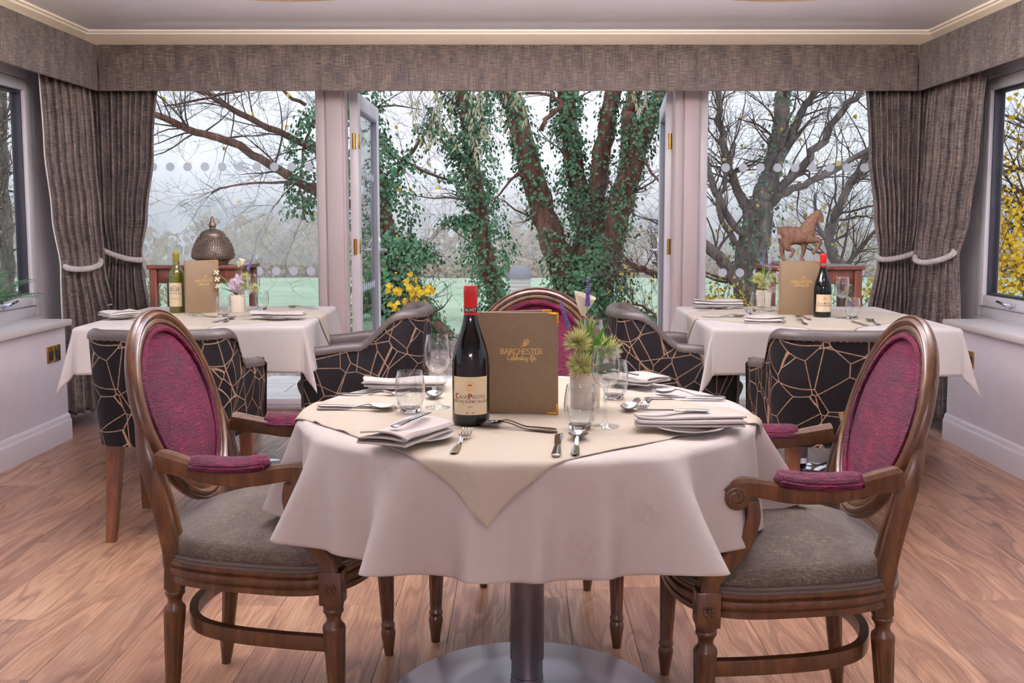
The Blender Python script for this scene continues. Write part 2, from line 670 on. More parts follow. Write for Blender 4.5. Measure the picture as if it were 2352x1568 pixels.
M['petalgreen'] = simple('pompom_petal', (222, 224, 156), 0.6, var=0.2, nscale=60)
M['petaltip'] = simple('pompom_tip', (246, 238, 216), 0.6, var=0.1, nscale=60)
M['blade'] = simple('grass_blade', (92, 150, 48), 0.45, var=0.3, nscale=20)
M['stemgreen'] = simple('stem_green', (70, 108, 66), 0.6, var=0.2)
M['lavender'] = simple('lavender_bud', (124, 106, 178), 0.7, var=0.25, nscale=200)
M['lily'] = simple('lily_petal', (236, 230, 206), 0.5, var=0.04)
M['lilac'] = simple('lilac_petal', (196, 170, 190), 0.6, var=0.1)
M['fern'] = simple('fern_green', (52, 88, 48), 0.55, var=0.3, nscale=30)
M['bark'] = m_bark('ivy_tree_bark', (62, 40, 34), (118, 84, 70), (168, 132, 112))
M['barkgrey'] = m_bark('grey_bark', (78, 72, 70), (122, 112, 106), (162, 150, 138))
M['twig'] = simple('twig_bark', (104, 88, 82), 0.9, var=0.3, nscale=9)
M['ivy'] = m_leaf('ivy_leaf', [(46, 84, 60), (74, 122, 86), (104, 150, 108), (146, 182, 142)])
M['yellowleaf'] = m_leaf('yellow_leaf', [(206, 160, 20), (240, 200, 30), (250, 222, 60)])
M['autumnleaf'] = m_leaf('autumn_leaf', [(150, 128, 60), (206, 178, 70), (186, 190, 90)])
M['palefoliage'] = m_leaf('pale_foliage', [(150, 158, 120), (196, 196, 160), (214, 210, 180)])
M['lawn'] = m_ground('lawn_grass', [(150, 178, 144), (176, 200, 168), (194, 214, 186)], 0.6, fine=14)
M['litter'] = m_ground('leaf_litter', [(112, 92, 84), (164, 144, 134), (206, 188, 178)], 8, fine=40)
M['slab'] = simple('patio_slab', (222, 218, 212), 0.85, var=0.08, nscale=4, bump=0.2)
M['joint'] = simple('patio_bed', (150, 144, 136), 0.95)
M['field'] = m_ground('far_field', [(140, 138, 120), (158, 154, 134), (150, 172, 134)], 0.03, fine=1.0)
M['scrub'] = m_leaf('brown_scrub', [(134, 114, 102), (168, 144, 122), (178, 166, 138)])
M['wood1'] = m_leaf('mixed_wood', [(104, 122, 92), (146, 146, 104), (178, 142, 96), (198, 132, 92)])
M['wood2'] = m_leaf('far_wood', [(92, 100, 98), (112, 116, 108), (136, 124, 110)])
M['bollardgrey'] = simple('bollard_grey', (150, 154, 164), 0.5)
M['bollardwhite'] = simple('bollard_white', (222, 226, 222), 0.4)
M['drum'] = simple('drum_shade', (226, 204, 160), 0.6)
M['lampglow'] = m_emit('drum_glow', (255, 244, 232), LAMP_POWER)
M['shadeglow'] = m_emit('shade_glow', (255, 236, 214), SHADE_POWER)
M['addedupglow'] = m_emit('added_up_glow', (240, 240, 255), ADDED_UP_POWER)
M['addedspotglow'] = m_emit('added_spot_glow', (255, 238, 218), ADDED_SPOT_POWER)
M['greentag'] = simple('green_key_tag', (40, 190, 60), 0.4)
M['blacktag'] = simple('black_key_tag', (26, 26, 28), 0.4)

# ------------------------------------------------------------------ the room
XL, XR = -2.53, 2.385          # inner faces of the low side walls
WXL, WXR = -2.76, 2.62         # planes of the side windows
YB = 6.35                      # plane of the glazed end
PY = 6.05                      # face of the end pelmet
YR = -4.2                      # rear of the room behind the camera
CZ = atY(1176, 68, 6.24).z      # ceiling
SILL = 0.672

# floor: planks on a base
flo = MB().span((WXL - 0.02, YR, -0.12), (WXR + 0.02, YB + 0.06, -0.006)).build('floor', M['joint'], smooth=False)
struct(flo)
PW, PL = 0.182, 1.23
ncol = int((WXR - WXL) / PW) + 1
for i in range(ncol):
    x0 = WXL + i * PW
    x1 = min(x0 + PW, WXR)
    if x1 - x0 < 0.02:
        continue
    y = YR - RND.random() * PL
    while y < YB:
        y0, y1 = max(y, YR), min(y + PL, YB + 0.05)
        y += PL
        if y1 - y0 < 0.05:
            continue
        cx, cy = (x0 + x1) / 2, (y0 + y1) / 2
        p = MB().box((0, 0, -0.003), (x1 - x0 - 0.0012, y1 - y0 - 0.0012, 0.006), 0.0007, seg=1)
        p.build('plank', M['plank'], flo, smooth=False, loc=(cx, cy, 0))

struct(MB().span((WXL - 0.3, YR, CZ), (WXR + 0.3, YB + 0.3, CZ + 0.12)).build('ceiling', M['ceiling'], smooth=False))
struct(MB().span((WXL - 0.3, YR - 0.12, -0.12), (WXR + 0.3, YR, CZ)).build('wall_rear', M['wall'], smooth=False))

WIN_Y0, WIN_Y1 = 0.4, 5.72  # windows run on unseen towards the camera, lengthened for cool side light
WIN_Y2 = 5.50    # end of the low wall
WZ1 = 2.06
for side, xi, xw, sg in (('left', XL, WXL, -1), ('right', XR, WXR, 1)):
    mb = MB()
    xo = xw + sg * 0.25
    a = lambda x0, x1, y0, y1, z0, z1: mb.span((min(x0, x1), y0, z0), (max(x0, x1), y1, z1))
    a(xi, xo, WIN_Y0 - 0.1, WIN_Y2, -0.1, SILL - 0.035)          # low wall under the sill
    a(xi, xo, YR, WIN_Y0 - 0.1, -0.1, CZ)                        # plain wall nearer the camera
    a(xw, xw + sg * .085, WIN_Y1, YB + 0.3, -0.1, CZ)                        # pier at the corner
    a(xw, xo, WIN_Y0 - 0.1, WIN_Y1, WZ1, CZ)                     # head over the window
    a(xw, xo, WIN_Y2, WIN_Y1, -0.1, SILL)                        # recess behind the curtain
    o = struct(mb.build('wall_' + side, M['wall'], smooth=False))
    # skirting board with a moulded top
    prof = [(0, 0), (0.020, 0), (0.020, 0.105), (0.016, 0.115), (0.013, 0.118), (0.013, 0.128), (0.009, 0.140), (0.004, 0.146), (0, 0.146)]
    sk = MB()
    pth = [(xi, YR, 0), (xi, WIN_Y2, 0)] if sg > 0 else [(xi, WIN_Y2, 0), (xi, YR, 0)]
    # side = tangent x up must point into the room
    pth = [(xi, YR, 0), (xi, WIN_Y2, 0)] if sg < 0 else [(xi, WIN_Y2, 0), (xi, YR, 0)]
    sk.sweep(pth, prof)
    struct(sk.build('baseboard_' + side, M['skirt'], angle=50))
    # sill slab
    sl = MB()
    sl.span((min(xi - sg * 0.035, xw), WIN_Y0 - 0.1, SILL - 0.035), (max(xi - sg * 0.035, xw), WIN_Y2 + 0.02, SILL), 0.008)
    so = sl.build('window_sill', M['sill'])
    so.parent = o
    # the side window: outer frame, sash, seal, pane, handle
    w = root('window_1' if sg < 0 else 'window_4')
    def framework(mb, y0, y1, z0, z1, wd, x0, x1, bev):
        lo, hi = min(x0, x1), max(x0, x1)
        mb.span((lo, y0, z0), (hi, y0 + wd, z1), bev)
        mb.span((lo, y1 - wd, z0), (hi, y1, z1), bev)
        mb.span((lo, y0 + wd, z0), (hi, y1 - wd, z0 + wd), bev)
        mb.span((lo, y0 + wd, z1 - wd), (hi, y1 - wd, z1), bev)
    fr = MB()
    framework(fr, WIN_Y0, WIN_Y1, SILL, WZ1, 0.062, xw + sg * 0.075, xw - sg * 0.002, 0.006)
    fr.build('window_frame', M['upvc'], w)
    ym = 3.3
    MB().span((min(xw + sg * .075, xw), ym - .04, SILL + .062), (max(xw + sg * .075, xw), ym + .04, WZ1 - .062), .006).build('mullion', M['upvc'], w)
    for (c0, c1) in ((WIN_Y0 + 0.066, ym - 0.044), (ym + 0.044, WIN_Y1 - 0.066)):
        z0, z1 = SILL + 0.066, WZ1 - 0.066
        fs = MB()
        framework(fs, c0, c1, z0, z1, 0.062, xw + sg * 0.07, xw - sg * 0.018, 0.008)
        sa = fs.build('sash', M['upvc'], w)
        g = MB()
        framework(g, c0 + 0.0625, c1 - 0.0625, z0 + 0.0625, z1 - 0.0625, 0.012, xw + sg * 0.06, xw + sg * 0.004, 0.001)
        g.build('seal', M['gasket'], sa)
        MB().span((xw + sg * 0.03 - 0.003, c0 + 0.06, z0 + 0.06), (xw + sg * 0.03 + 0.003, c1 - 0.06, z1 - 0.06)).build('pane', M['pane'], sa, smooth=False)
        hy = (c0 + c1) / 2 if c1 < ym else c1 - 0.42
        hb = MB().span((min(xw - sg * .018, xw - sg * .03), hy - .022, z0 + .012), (max(xw - sg * .018, xw - sg * .03), hy + .022, z0 + .042), .004)
        hb.tube([(xw - sg * .03, hy, z0 + .028), (xw - sg * .05, hy, z0 + .03), (xw - sg * .052, hy + .03, z0 + .034), (xw - sg * .05, hy + .12, z0 + .044)], [.009, .009, .008, .006], 8)
        hb.build('handle', M['chrome'], sa)

# cornice around the ceiling
cp = [(0.0, -0.115), (0.012, -0.115), (0.014, -0.100), (0.030, -0.080), (0.052, -0.052), (0.080, -0.034), (0.095, -0.026), (0.097, -0.014), (0.112, -0.012), (0.114, 0.0), (0.0, 0.0)]
for k, (p0, p1) in enumerate((((WXL, YR, CZ), (WXL, YB, CZ)), ((WXL, YB, CZ), (WXR, YB, CZ)), ((WXR, YB, CZ), (WXR, YR, CZ)))):
    # mitred ends: shift the profile along the run at the corners
    mb = MB()
    d = (Vector(p1) - Vector(p0)).normalized()
    sd = d.cross(Vector((0, 0, 1)))
    vs = []
    for e, (p, s_) in enumerate(((p0, 1), (p1, -1))):
        cut = 0 if (k == 0 and e == 0) or (k == 2 and e == 1) else 1
        for a_, b_ in cp:
            vs.append(Vector(p) + sd * a_ + Vector((0, 0, b_)) + d * (s_ * a_ * cut))
    n = len(cp)
    fs = [(i, (i + 1) % n, n + (i + 1) % n, n + i) for i in range(n)] + [tuple(range(n)), tuple(range(2 * n - 1, n - 1, -1))]
    mb.add(vs, fs)
    struct(mb.build('trim_%d' % (k + 1), M['cornice'], angle=20))

# wall over the end glazing
struct(MB().span((WXL, YB, 2.08), (WXR, YB + 0.28, CZ)).build('wall_back', M['wall'], smooth=False))

# pelmets: two boards over the glazed end, one along each side
PZ0, PZ1 = 1.99, 2.262
pe = thing('pelmet', 'long fabric-covered pelmet over the garden doors, with a seam in its middle', 'pelmet', (0, PY, 0))
MB().span((XL + 0.006, 0, PZ0), (-0.082, 0.02, PZ1), 0.006).build('board', M['curtain'], pe)
MB().span((-0.0805, 0, PZ0), (XR - 0.006, 0.02, PZ1), 0.006).build('board', M['curtain'], pe)
for side, x, sg in (('left', XL, -1), ('right', XR, 1)):
    q = thing('pelmet', 'fabric-covered pelmet running along the %s-hand wall above the side window' % side, 'pelmet', (x, 0, 0))
    MB().span((min(0, sg * .02), WIN_Y0 - 0.05, PZ0), (max(0, sg * .02), PY + 0.02, PZ1), 0.006).build('board', M['curtain'], q)
    MB().span((min(sg * .02, sg * .225), WIN_Y0 - .05, PZ1 - .02), (max(sg * .02, sg * .225), PY, PZ1 - .004)).build('top_board', M['lining'], q, smooth=False)

# ------------------------------------------------------------------ glazed end: posts, fixed lights, doors
DX0, DX1 = -1.095, 0.965
TOPZ = 2.09
for k, (x0, x1) in enumerate(((-1.275, DX0), (DX1, 1.13))):
    mb = MB()
    mb.span((x0, YB - 0.05, 0.0), (x1, YB + 0.06, TOPZ), 0.006)
    w = x1 - x0
    for g0, g1, dep in ((0.03, 0.30, 0.012), (0.36, 0.92, 0.018)):
        mb.span((x0 + w * g0, YB - 0.05 - dep, 0.0), (x0 + w * g1, YB - 0.049, TOPZ), 0.004)
    struct(mb.build('trim_%d' % (4 + k), M['post']))
struct(MB().span((-2.72, YB - 0.02, 0), (2.58, YB + 0.06, 0.035), 0.006).build('trim_6', M['steel']))
for k, (x0, x1) in enumerate(((-2.70, -1.275), (1.13, 2.56))):
    w = root('window_%d' % (2 + k))
    fr = MB()
    for (a, b, c, d) in ((x0, x0 + .05, .035, TOPZ), (x1 - .012, x1, .035, TOPZ), (x0, x1, .035, .075), (x0, x1, TOPZ - .05, TOPZ)):
        fr.span((a, YB - 0.02, c), (b, YB + 0.05, d), 0.004)
    fr.build('window_frame', M['upvc'], w)
    pn = MB().span((x0 + .04, YB + 0.012, .07), (x1 - .01, YB + 0.02, TOPZ - .04)).build('pane', M['pane'], w, smooth=False)
    rows = []
    if k == 0:
        rows = [[(391 + 39.8 * i, 383) for i in range(-3, 9)], [(356 + 39.8 * i, 622.5) for i in range(-2, 10)]]
    else:
        rows = [[(1627 + 39.8 * i, 385) for i in range(0, 12)], [(1620.5 + 39.5 * i, 626) for i in range(0, 12)]]
    dm = None
    for row in rows:
        for (px, py) in row:
            c = atY(px, py, YB + 0.011)
            if not (x0 + .09 < c.x < x1 - .03):
                continue
            if dm is None:
                mb = MB()
                n = 28
                mb.add([(math.cos(2 * PI * i / n) * .0275, 0, math.sin(2 * PI * i / n) * .0275) for i in range(n)] + [(math.cos(2 * PI * i / n) * .0275, .0008, math.sin(2 * PI * i / n) * .0275) for i in range(n)],
                       [tuple(range(n)), tuple(range(2 * n - 1, n - 1, -1))] + [(i, (i + 1) % n, n + (i + 1) % n, n + i) for i in range(n)])
                o = mb.build('dot', M['dot'], pn, smooth=False)
                dm = o.data
            else:
                o = bpy.data.objects.new('dot', dm)
                COL.objects.link(o)
                o.parent = pn
            o.location = (c.x, c.y, c.z)

def door(name, hx, sg, ang, tagmat, num):
    """outward opening glazed leaf; local x runs from the hinge along the leaf"""
    L, Z0, Z1 = 1.0, 0.04, 2.035
    d = root(name, loc=(hx, YB + 0.065, 0))
    d.rotation_euler = (0, 0, ang)
    fr = MB()
    T = 0.028
    for (a, b, c, e) in ((0, .10, Z0, Z1), (L - .10, L, Z0, Z1), (.10, L - .10, Z0, Z0 + .14), (.10, L - .10, Z1 - .10, Z1)):
        fr.span((a, -T, c), (b, T, e), .006)
    fr.build('door_frame', M['upvc'], d)
    bd = MB()
    for (a, b, c, e) in ((.10, .112, Z0 + .14, Z1 - .10), (L - .112, L - .10, Z0 + .14, Z1 - .10), (.112, L - .112, Z0 + .14, Z0 + .152), (.112, L - .112, Z1 - .112, Z1 - .10)):
        bd.span((a, -T + .004, c), (b, T - .004, e), .001)
    bd.build('seal', M['bollardgrey'], d)
    pn = MB().span((.105, -.003, Z0 + .145), (L - .105, .003, Z1 - .105)).build('pane', M['pane'], d, smooth=False)
    dd = MB()
    n = 20
    for zc in (1.52, .76):
        for i in range(8):
            xc = .17 + i * .094
            dd = MB()
            dd.add([(xc + math.cos(2 * PI * q / n) * .0275, -.0038, zc + math.sin(2 * PI * q / n) * .0275) for q in range(n)] + [(xc + math.cos(2 * PI * q / n) * .0275, -.0032, zc + math.sin(2 * PI * q / n) * .0275) for q in range(n)],
                   [tuple(range(n)), tuple(range(2 * n - 1, n - 1, -1))])
            dd.build('dot', M['dot'], pn, smooth=False)
    # handles, both faces
    for s in (-1, 1):
        h = MB()
        hx_, hz = L - .05, 1.0
        h.box((hx_, s * (T + .004), hz - .02), (.03, .008, .23), .003)
        h.tube([(hx_, s * (T + .004), hz), (hx_, s * (T + .05), hz), (hx_ - .03, s * (T + .055), hz), (hx_ - .12, s * (T + .052), hz - .002)], [.011, .011, .010, .009], 10)
        h.build('handle', M['chrome'], d)
    k = MB()
    s = -1 if sg < 0 else 1
    for s in (-1, 1):
        k.tube([(L - .05, s * (T + .006), .93), (L - .05, s * (T + .03), .925)], .004, 6)
        k.tube([(L - .05, s * (T + .03), .925), (L - .052, s * (T + .032), .86)], .0015, 5)
        k.box((L - .052, s * (T + .032), .825), (.022, .008, .07), .003)
    k.build('key_tag', tagmat, d)
    for hz in (.3, 1.05, 1.72):
        hg = MB()
        hg.tube([(0.0, 0.0 - .05 * 0, hz - .05), (0.0, 0, hz + .05)], .012, 10)
        hg.span((-.004, -T - .004, hz - .045), (.035, -T + .001, hz + .045), .001)
        hg.build('hinge', M['brass'], d)
    return d
door('door_1', DX0 + 0.035, -1, math.radians(90.5), M['greentag'], 1)
door('door_2', DX1 - 0.01, 1, math.radians(84.5), M['blacktag'], 2)

# ------------------------------------------------------------------ curtains and tie-backs
def curtain(label, edges, normal, pleats, amp, lin_edge=None):
    """edges: list of (z, (x,y) of one side, (x,y) of the other)"""
    t = thing('curtain', label, 'curtain')
    kz0 = [(-e[0], e[1][0]) for e in edges]
    kz1 = [(-e[0], e[1][1]) for e in edges]
    kw0 = [(-e[0], e[2][0]) for e in edges]
    kw1 = [(-e[0], e[2][1]) for e in edges]
    zt, zb = edges[0][0], edges[-1][0]
    ztie = edges[len(edges) - 3][0]
    N = Vector((normal[0], normal[1], 0)).normalized()
    ph = RND.random() * 6
    def fn(u, v):
        z = lerp(zt, zb, v)
        a = Vector((interp(kz0, -z), interp(kz1, -z), 0))
        b = Vector((interp(kw0, -z), interp(kw1, -z), 0))
        p = a.lerp(b, u)
        s0 = math.sin(2 * PI * pleats * u + ph + 0.5 * math.sin(3.1 * u + 2.0 * v))
        wv = math.copysign(abs(s0) ** .7, s0) + 0.45 * math.sin(2 * PI * pleats * 0.53 * u + 1.7 + 2.2 * v)
        near = math.exp(-((z - ztie) / 0.10) ** 2)
        am = amp * (1 - 0.55 * near) * (0.75 + 0.35 * v)
        bulge = 0.035 * math.sin(PI * u) * (1 - 0.4 * near)
        p = p + N * (am * wv + bulge) + (b - a).normalized() * (0.25 * am * math.cos(2 * PI * pleats * u + ph))
        p.z = z
        return p
    o = MB().grid(fn, pleats * 12, 70).build('drape', M['curtain'], t, angle=180)
    sm = o.modifiers.new('thickness', 'SOLIDIFY')
    sm.thickness = 0.004
    if lin_edge is not None:
        def fe(u, v):
            q = fn(lin_edge, v)
            off = Vector((0, -0.012, 0)) if lin_edge < 0.5 else Vector((0, -0.012, 0))
            return Vector(q) + off * u - N * 0.012 * u
        MB().grid(fe, 2, 60).build('lining_edge', M['lining'], t, angle=180)
    return t, fn

def tieback(label, pts):
    path = catmull(pts, 22)
    t = thing('rope_tieback', label, 'tieback', path[0])
    L = 0.0
    acc = [0.0]
    for a, b in zip(path, path[1:]):
        L += (b - a).length
        acc.append(L)
    for k in range(3):
        q = []
        for i, p in enumerate(path):
            tg = (path[min(i + 1, len(path) - 1)] - path[max(i - 1, 0)]).normalized()
            n1 = tg.cross(Vector((0, 0, 1)))
            n1 = n1.normalized() if n1.length > 1e-4 else Vector((1, 0, 0))
            n2 = n1.cross(tg)
            a = acc[i] / 0.04 * 2 * PI + k * 2 * PI / 3
            q.append(p - path[0] + (n1 * math.cos(a) + n2 * math.sin(a)) * 0.009)
        MB().tube(q, 0.0085, 7).build('strand', M['rope'], t)
    return t

def XYx(px, x):            # plan position on the side plane x seen at column px
    return (x, abs(x) * F_PX / abs(px - VP_X) * 0.992)
def XYy(px, y):
    return ((px - VP_X) / F_PX * y * 1.0, y)
ytop = 2.20
zt_ = 0.985
# left of the end wall
eb = [(ytop, (-2.63, 6.20), XYy(380, 6.17)), (1.62, (-2.62, 6.20), XYy(364, 6.17)), (1.25, (-2.61, 6.20), XYy(345, 6.17)),
      (zt_ + .02, (-2.585, 6.20), XYy(329, 6.16)), (0.55, (-2.63, 6.20), XYy(348, 6.16)), (0.05, (-2.64, 6.20), XYy(356, 6.16))]
curtain('pleated grey-brown curtain left of the garden windows, nearest the beehive-shaped jar', eb, (0.1, -1), 11, 0.034)
eb = [(ytop, (2.50, 6.20), XYy(1972, 6.17)), (1.62, (2.49, 6.20), XYy(1986, 6.17)), (1.25, (2.48, 6.20), XYy(2003, 6.17)),
      (zt_ + .03, (2.46, 6.20), XYy(2015, 6.16)), (0.55, (2.50, 6.20), XYy(1990, 6.16)), (0.05, (2.51, 6.20), XYy(1984, 6.16))]
curtain('pleated grey-brown curtain right of the garden windows, nearest the horse figure', eb, (-0.1, -1), 11, 0.034)
# on the side walls
ea = [(ytop, XYx(116, -2.63), (-2.60, 6.10)), (1.62, XYx(124, -2.63), (-2.58, 6.10)), (1.25, XYx(136, -2.62), (-2.56, 6.10)),
      (zt_ - .03, XYx(150, -2.60), (-2.53, 6.06)), (0.55, XYx(152, -2.60), (-2.47, 6.08)), (0.10, XYx(152, -2.60), (-2.45, 6.08))]
curtain('grey-brown curtain with cream lining edge beside the left side window', ea, (0.55, -0.85), 7, 0.034, lin_edge=0.0)
ea = [(ytop, XYx(2242, 2.49), (2.46, 6.10)), (1.62, XYx(2228, 2.49), (2.44, 6.10)), (1.25, XYx(2212, 2.48), (2.42, 6.10)),
      (zt_ + .02, XYx(2192, 2.46), (2.39, 6.06)), (0.55, XYx(2200, 2.46), (2.36, 6.08)), (0.06, XYx(2210, 2.46), (2.33, 6.08))]
curtain('grey-brown curtain beside the right side window, behind the brass socket', ea, (-0.55, -0.85), 7, 0.034)
def tp(px, py, y):
    return atY(px, py, y)
tieback('twisted white rope tieback on the curtain nearest the beehive-shaped jar', [tp(226, 566, 6.24), tp(232, 572, 6.12), tp(258, 584, 6.08), tp(292, 594, 6.07), tp(320, 597, 6.09), tp(330, 594, 6.18), tp(326, 590, 6.28)])
tieback('twisted white rope tieback on the curtain beside the left side window', [tp(150, 600, 5.86), tp(147, 606, 5.74), tp(152, 614, 5.66), tp(178, 618, 5.70), tp(206, 616, 5.78), tp(228, 608, 5.90), tp(231, 598, 6.02)])
tieback('twisted white rope tieback on the curtain nearest the horse figure', [tp(2108, 577, 6.24), tp(2100, 581, 6.12), tp(2075, 589, 6.08), tp(2045, 595, 6.07), tp(2022, 595, 6.09), tp(2014, 590, 6.18), tp(2018, 586, 6.28)])
tieback('twisted white rope tieback on the curtain beside the right side window', [tp(2102, 590, 6.02), tp(2104, 598, 5.92), tp(2122, 603, 5.80), tp(2150, 599, 5.70), tp(2178, 590, 5.64), tp(2191, 580, 5.62), tp(2190, 570, 5.78)])

# ------------------------------------------------------------------ sockets
def socket(label, loc, sg):
    t = thing('wall_socket', label, 'socket', loc)
    MB().box((sg * .004, 0, 0), (.008, .148, .088), .003).build('plate', M['brass'], t)
    for yy in (-.038, .038):
        MB().box((sg * .0085, yy, -.008), (.003, .05, .05), .002).build('socket_face', M['blackink'], t)
        MB().box((sg * .010, yy * .55, .030), (.004, .013, .018), .001).build('switch', M['brass'], t)
socket('brass double wall socket low on the left wall', atY(118, 812, 5.26) * 0 + Vector((XL, atY(118, 812, 5.35).y, atY(118, 812, 5.35).z)), 1)
socket('brass double wall socket low on the right wall', Vector((XR, 5.26, atY(2230, 822, 5.28).z)), -1)

# ------------------------------------------------------------------ ceiling lamps
def drum(label, x, y, group):
    t = thing('ceiling_drum_light', label, 'ceiling light', (x, y, CZ), 0, group)
    z0 = -0.32
    MB().lathe([(.50, z0), (.505, z0), (.505, -.13), (.50, -.13)], 64, caps=False).build('shade', M['shadeglow'], t)
    MB().lathe([(0.0, -.155), (.47, -.155), (.47, -.15), (0.0, -.15)], 64).build('added_uplight', M['addedupglow'], t, smooth=False)  # unseen glowing disc added on top to brighten ceiling and room
    MB().lathe([(.492, z0 - .004), (.512, z0 - .004), (.512, z0 + .012), (.492, z0 + .012), (.492, z0 - .004)], 64, caps=False).build('rim', M['drum'], t)
    MB().lathe([(0.0, z0 + .006), (.49, z0 + .006), (.49, z0 + .016), (0.0, z0 + .016)], 64).build('diffuser', M['lampglow'], t, smooth=False)
    MB().lathe([(0, -.15), (.012, -.15), (.012, -.02), (.08, -.02), (.08, 0), (0, 0)], 32).build('ceiling_plate', M['chrome'], t)
LY = atZ(725, 4, CZ - .324).y - .512
for k, (x, y, lb) in enumerate(((-.88, LY, 'large round ceiling drum light left of centre at the top of the picture'),
                               (.98, LY, 'large round ceiling drum light right of centre at the top of the picture'),
                               (.05, -3.3, 'unseen ceiling drum light added for fill far behind the viewer'))):  # this third drum is unseen, added to light faces towards the camera
    drum(lb, x, y, 'ceiling drum lights')
def added_downlight(x, y, lb):  # unseen spots, added as extra key and fill light
    t = thing('added_downlight', lb, 'ceiling light', (x, y, CZ), 0, 'added ceiling spots')
    MB().lathe([(.040, -.004), (.055, -.004), (.055, 0), (.040, 0), (.040, -.004)], 32, caps=False).build('rim', M['chrome'], t)
    MB().lathe([(0, -.0015), (.038, -.0015), (.038, -.0005), (0, -.0005)], 24).build('lens', M['addedspotglow'], t, smooth=False)
for x, y, lb in ((0.05, 2.75, 'unseen ceiling spot added for light over the round table'), (-1.45, 2.7, 'unseen ceiling spot added for light over the left oval-backed chair'), (1.5, 2.7, 'unseen ceiling spot added for light over the right oval-backed chair'), (0.05, 0.6, 'unseen ceiling spot added for light above the viewer')):
    added_downlight(x, y, lb)

# ------------------------------------------------------------------ oval-backed armchair (faces local +x)
def turned_leg(zt, foot, top, flip=1):
    """tapered fluted leg from the floor point to the block; sheared so it splays"""
    prof = [(.0, 0), (.0125, 0), (.0135, .012), (.018, .045), (.0205, .062), (.0195, .072), (.0165, .078), (.0195, .083), (.0195, .090), (.0165, .094), (.0175, .110)]
    zs = zt - .055
    for k in range(7):
        prof.append((lerp(.0178, .0255, k / 6), lerp(.115, zs - .012, k / 6)))
    prof += [(.0262, zs - .004), (.0245, zs + .002), (.0175, zs + .010), (.0160, zs + .018), (.0195, zs + .030), (.0232, zs + .034), (.0232, zs + .040), (.0215, zs + .043), (.0240, zs + .048), (.0240, zs + .055), (0, zs + .055)]
    def mod(a, z):
        if .125 < z < zs - .02:
            k = sstep(.125, .14, z) * (1 - sstep(zs - .035, zs - .02, z))
            return 1 - 0.11 * k * max(0, math.cos(8 * a)) ** 2
        return 1
    mb = MB().lathe(prof, 48, mod=mod)
    out = []
    for x, y, z in mb.v:
        t = z / zt
        out.append((x + lerp(foot[0], top[0], t), y + lerp(foot[1], top[1], t), z))
    mb.v = out
    return mb

def seat_outline(k=1.0, n=72):
    pts = []
    for i in range(n):
        a = 2 * PI * i / n
        c, s = math.cos(a), math.sin(a)
        e = 2 / 3.4
        x = .245 * math.copysign(abs(c) ** e, c)
        y = .262 * math.copysign(abs(s) ** e, s) * (1 + .13 * x / .245)
        x += .018 * (1 - (y / .3) ** 2) * (1 if x > 0 else -.6)
        pts.append(Vector((x * k, y * k, 0)))
    return pts

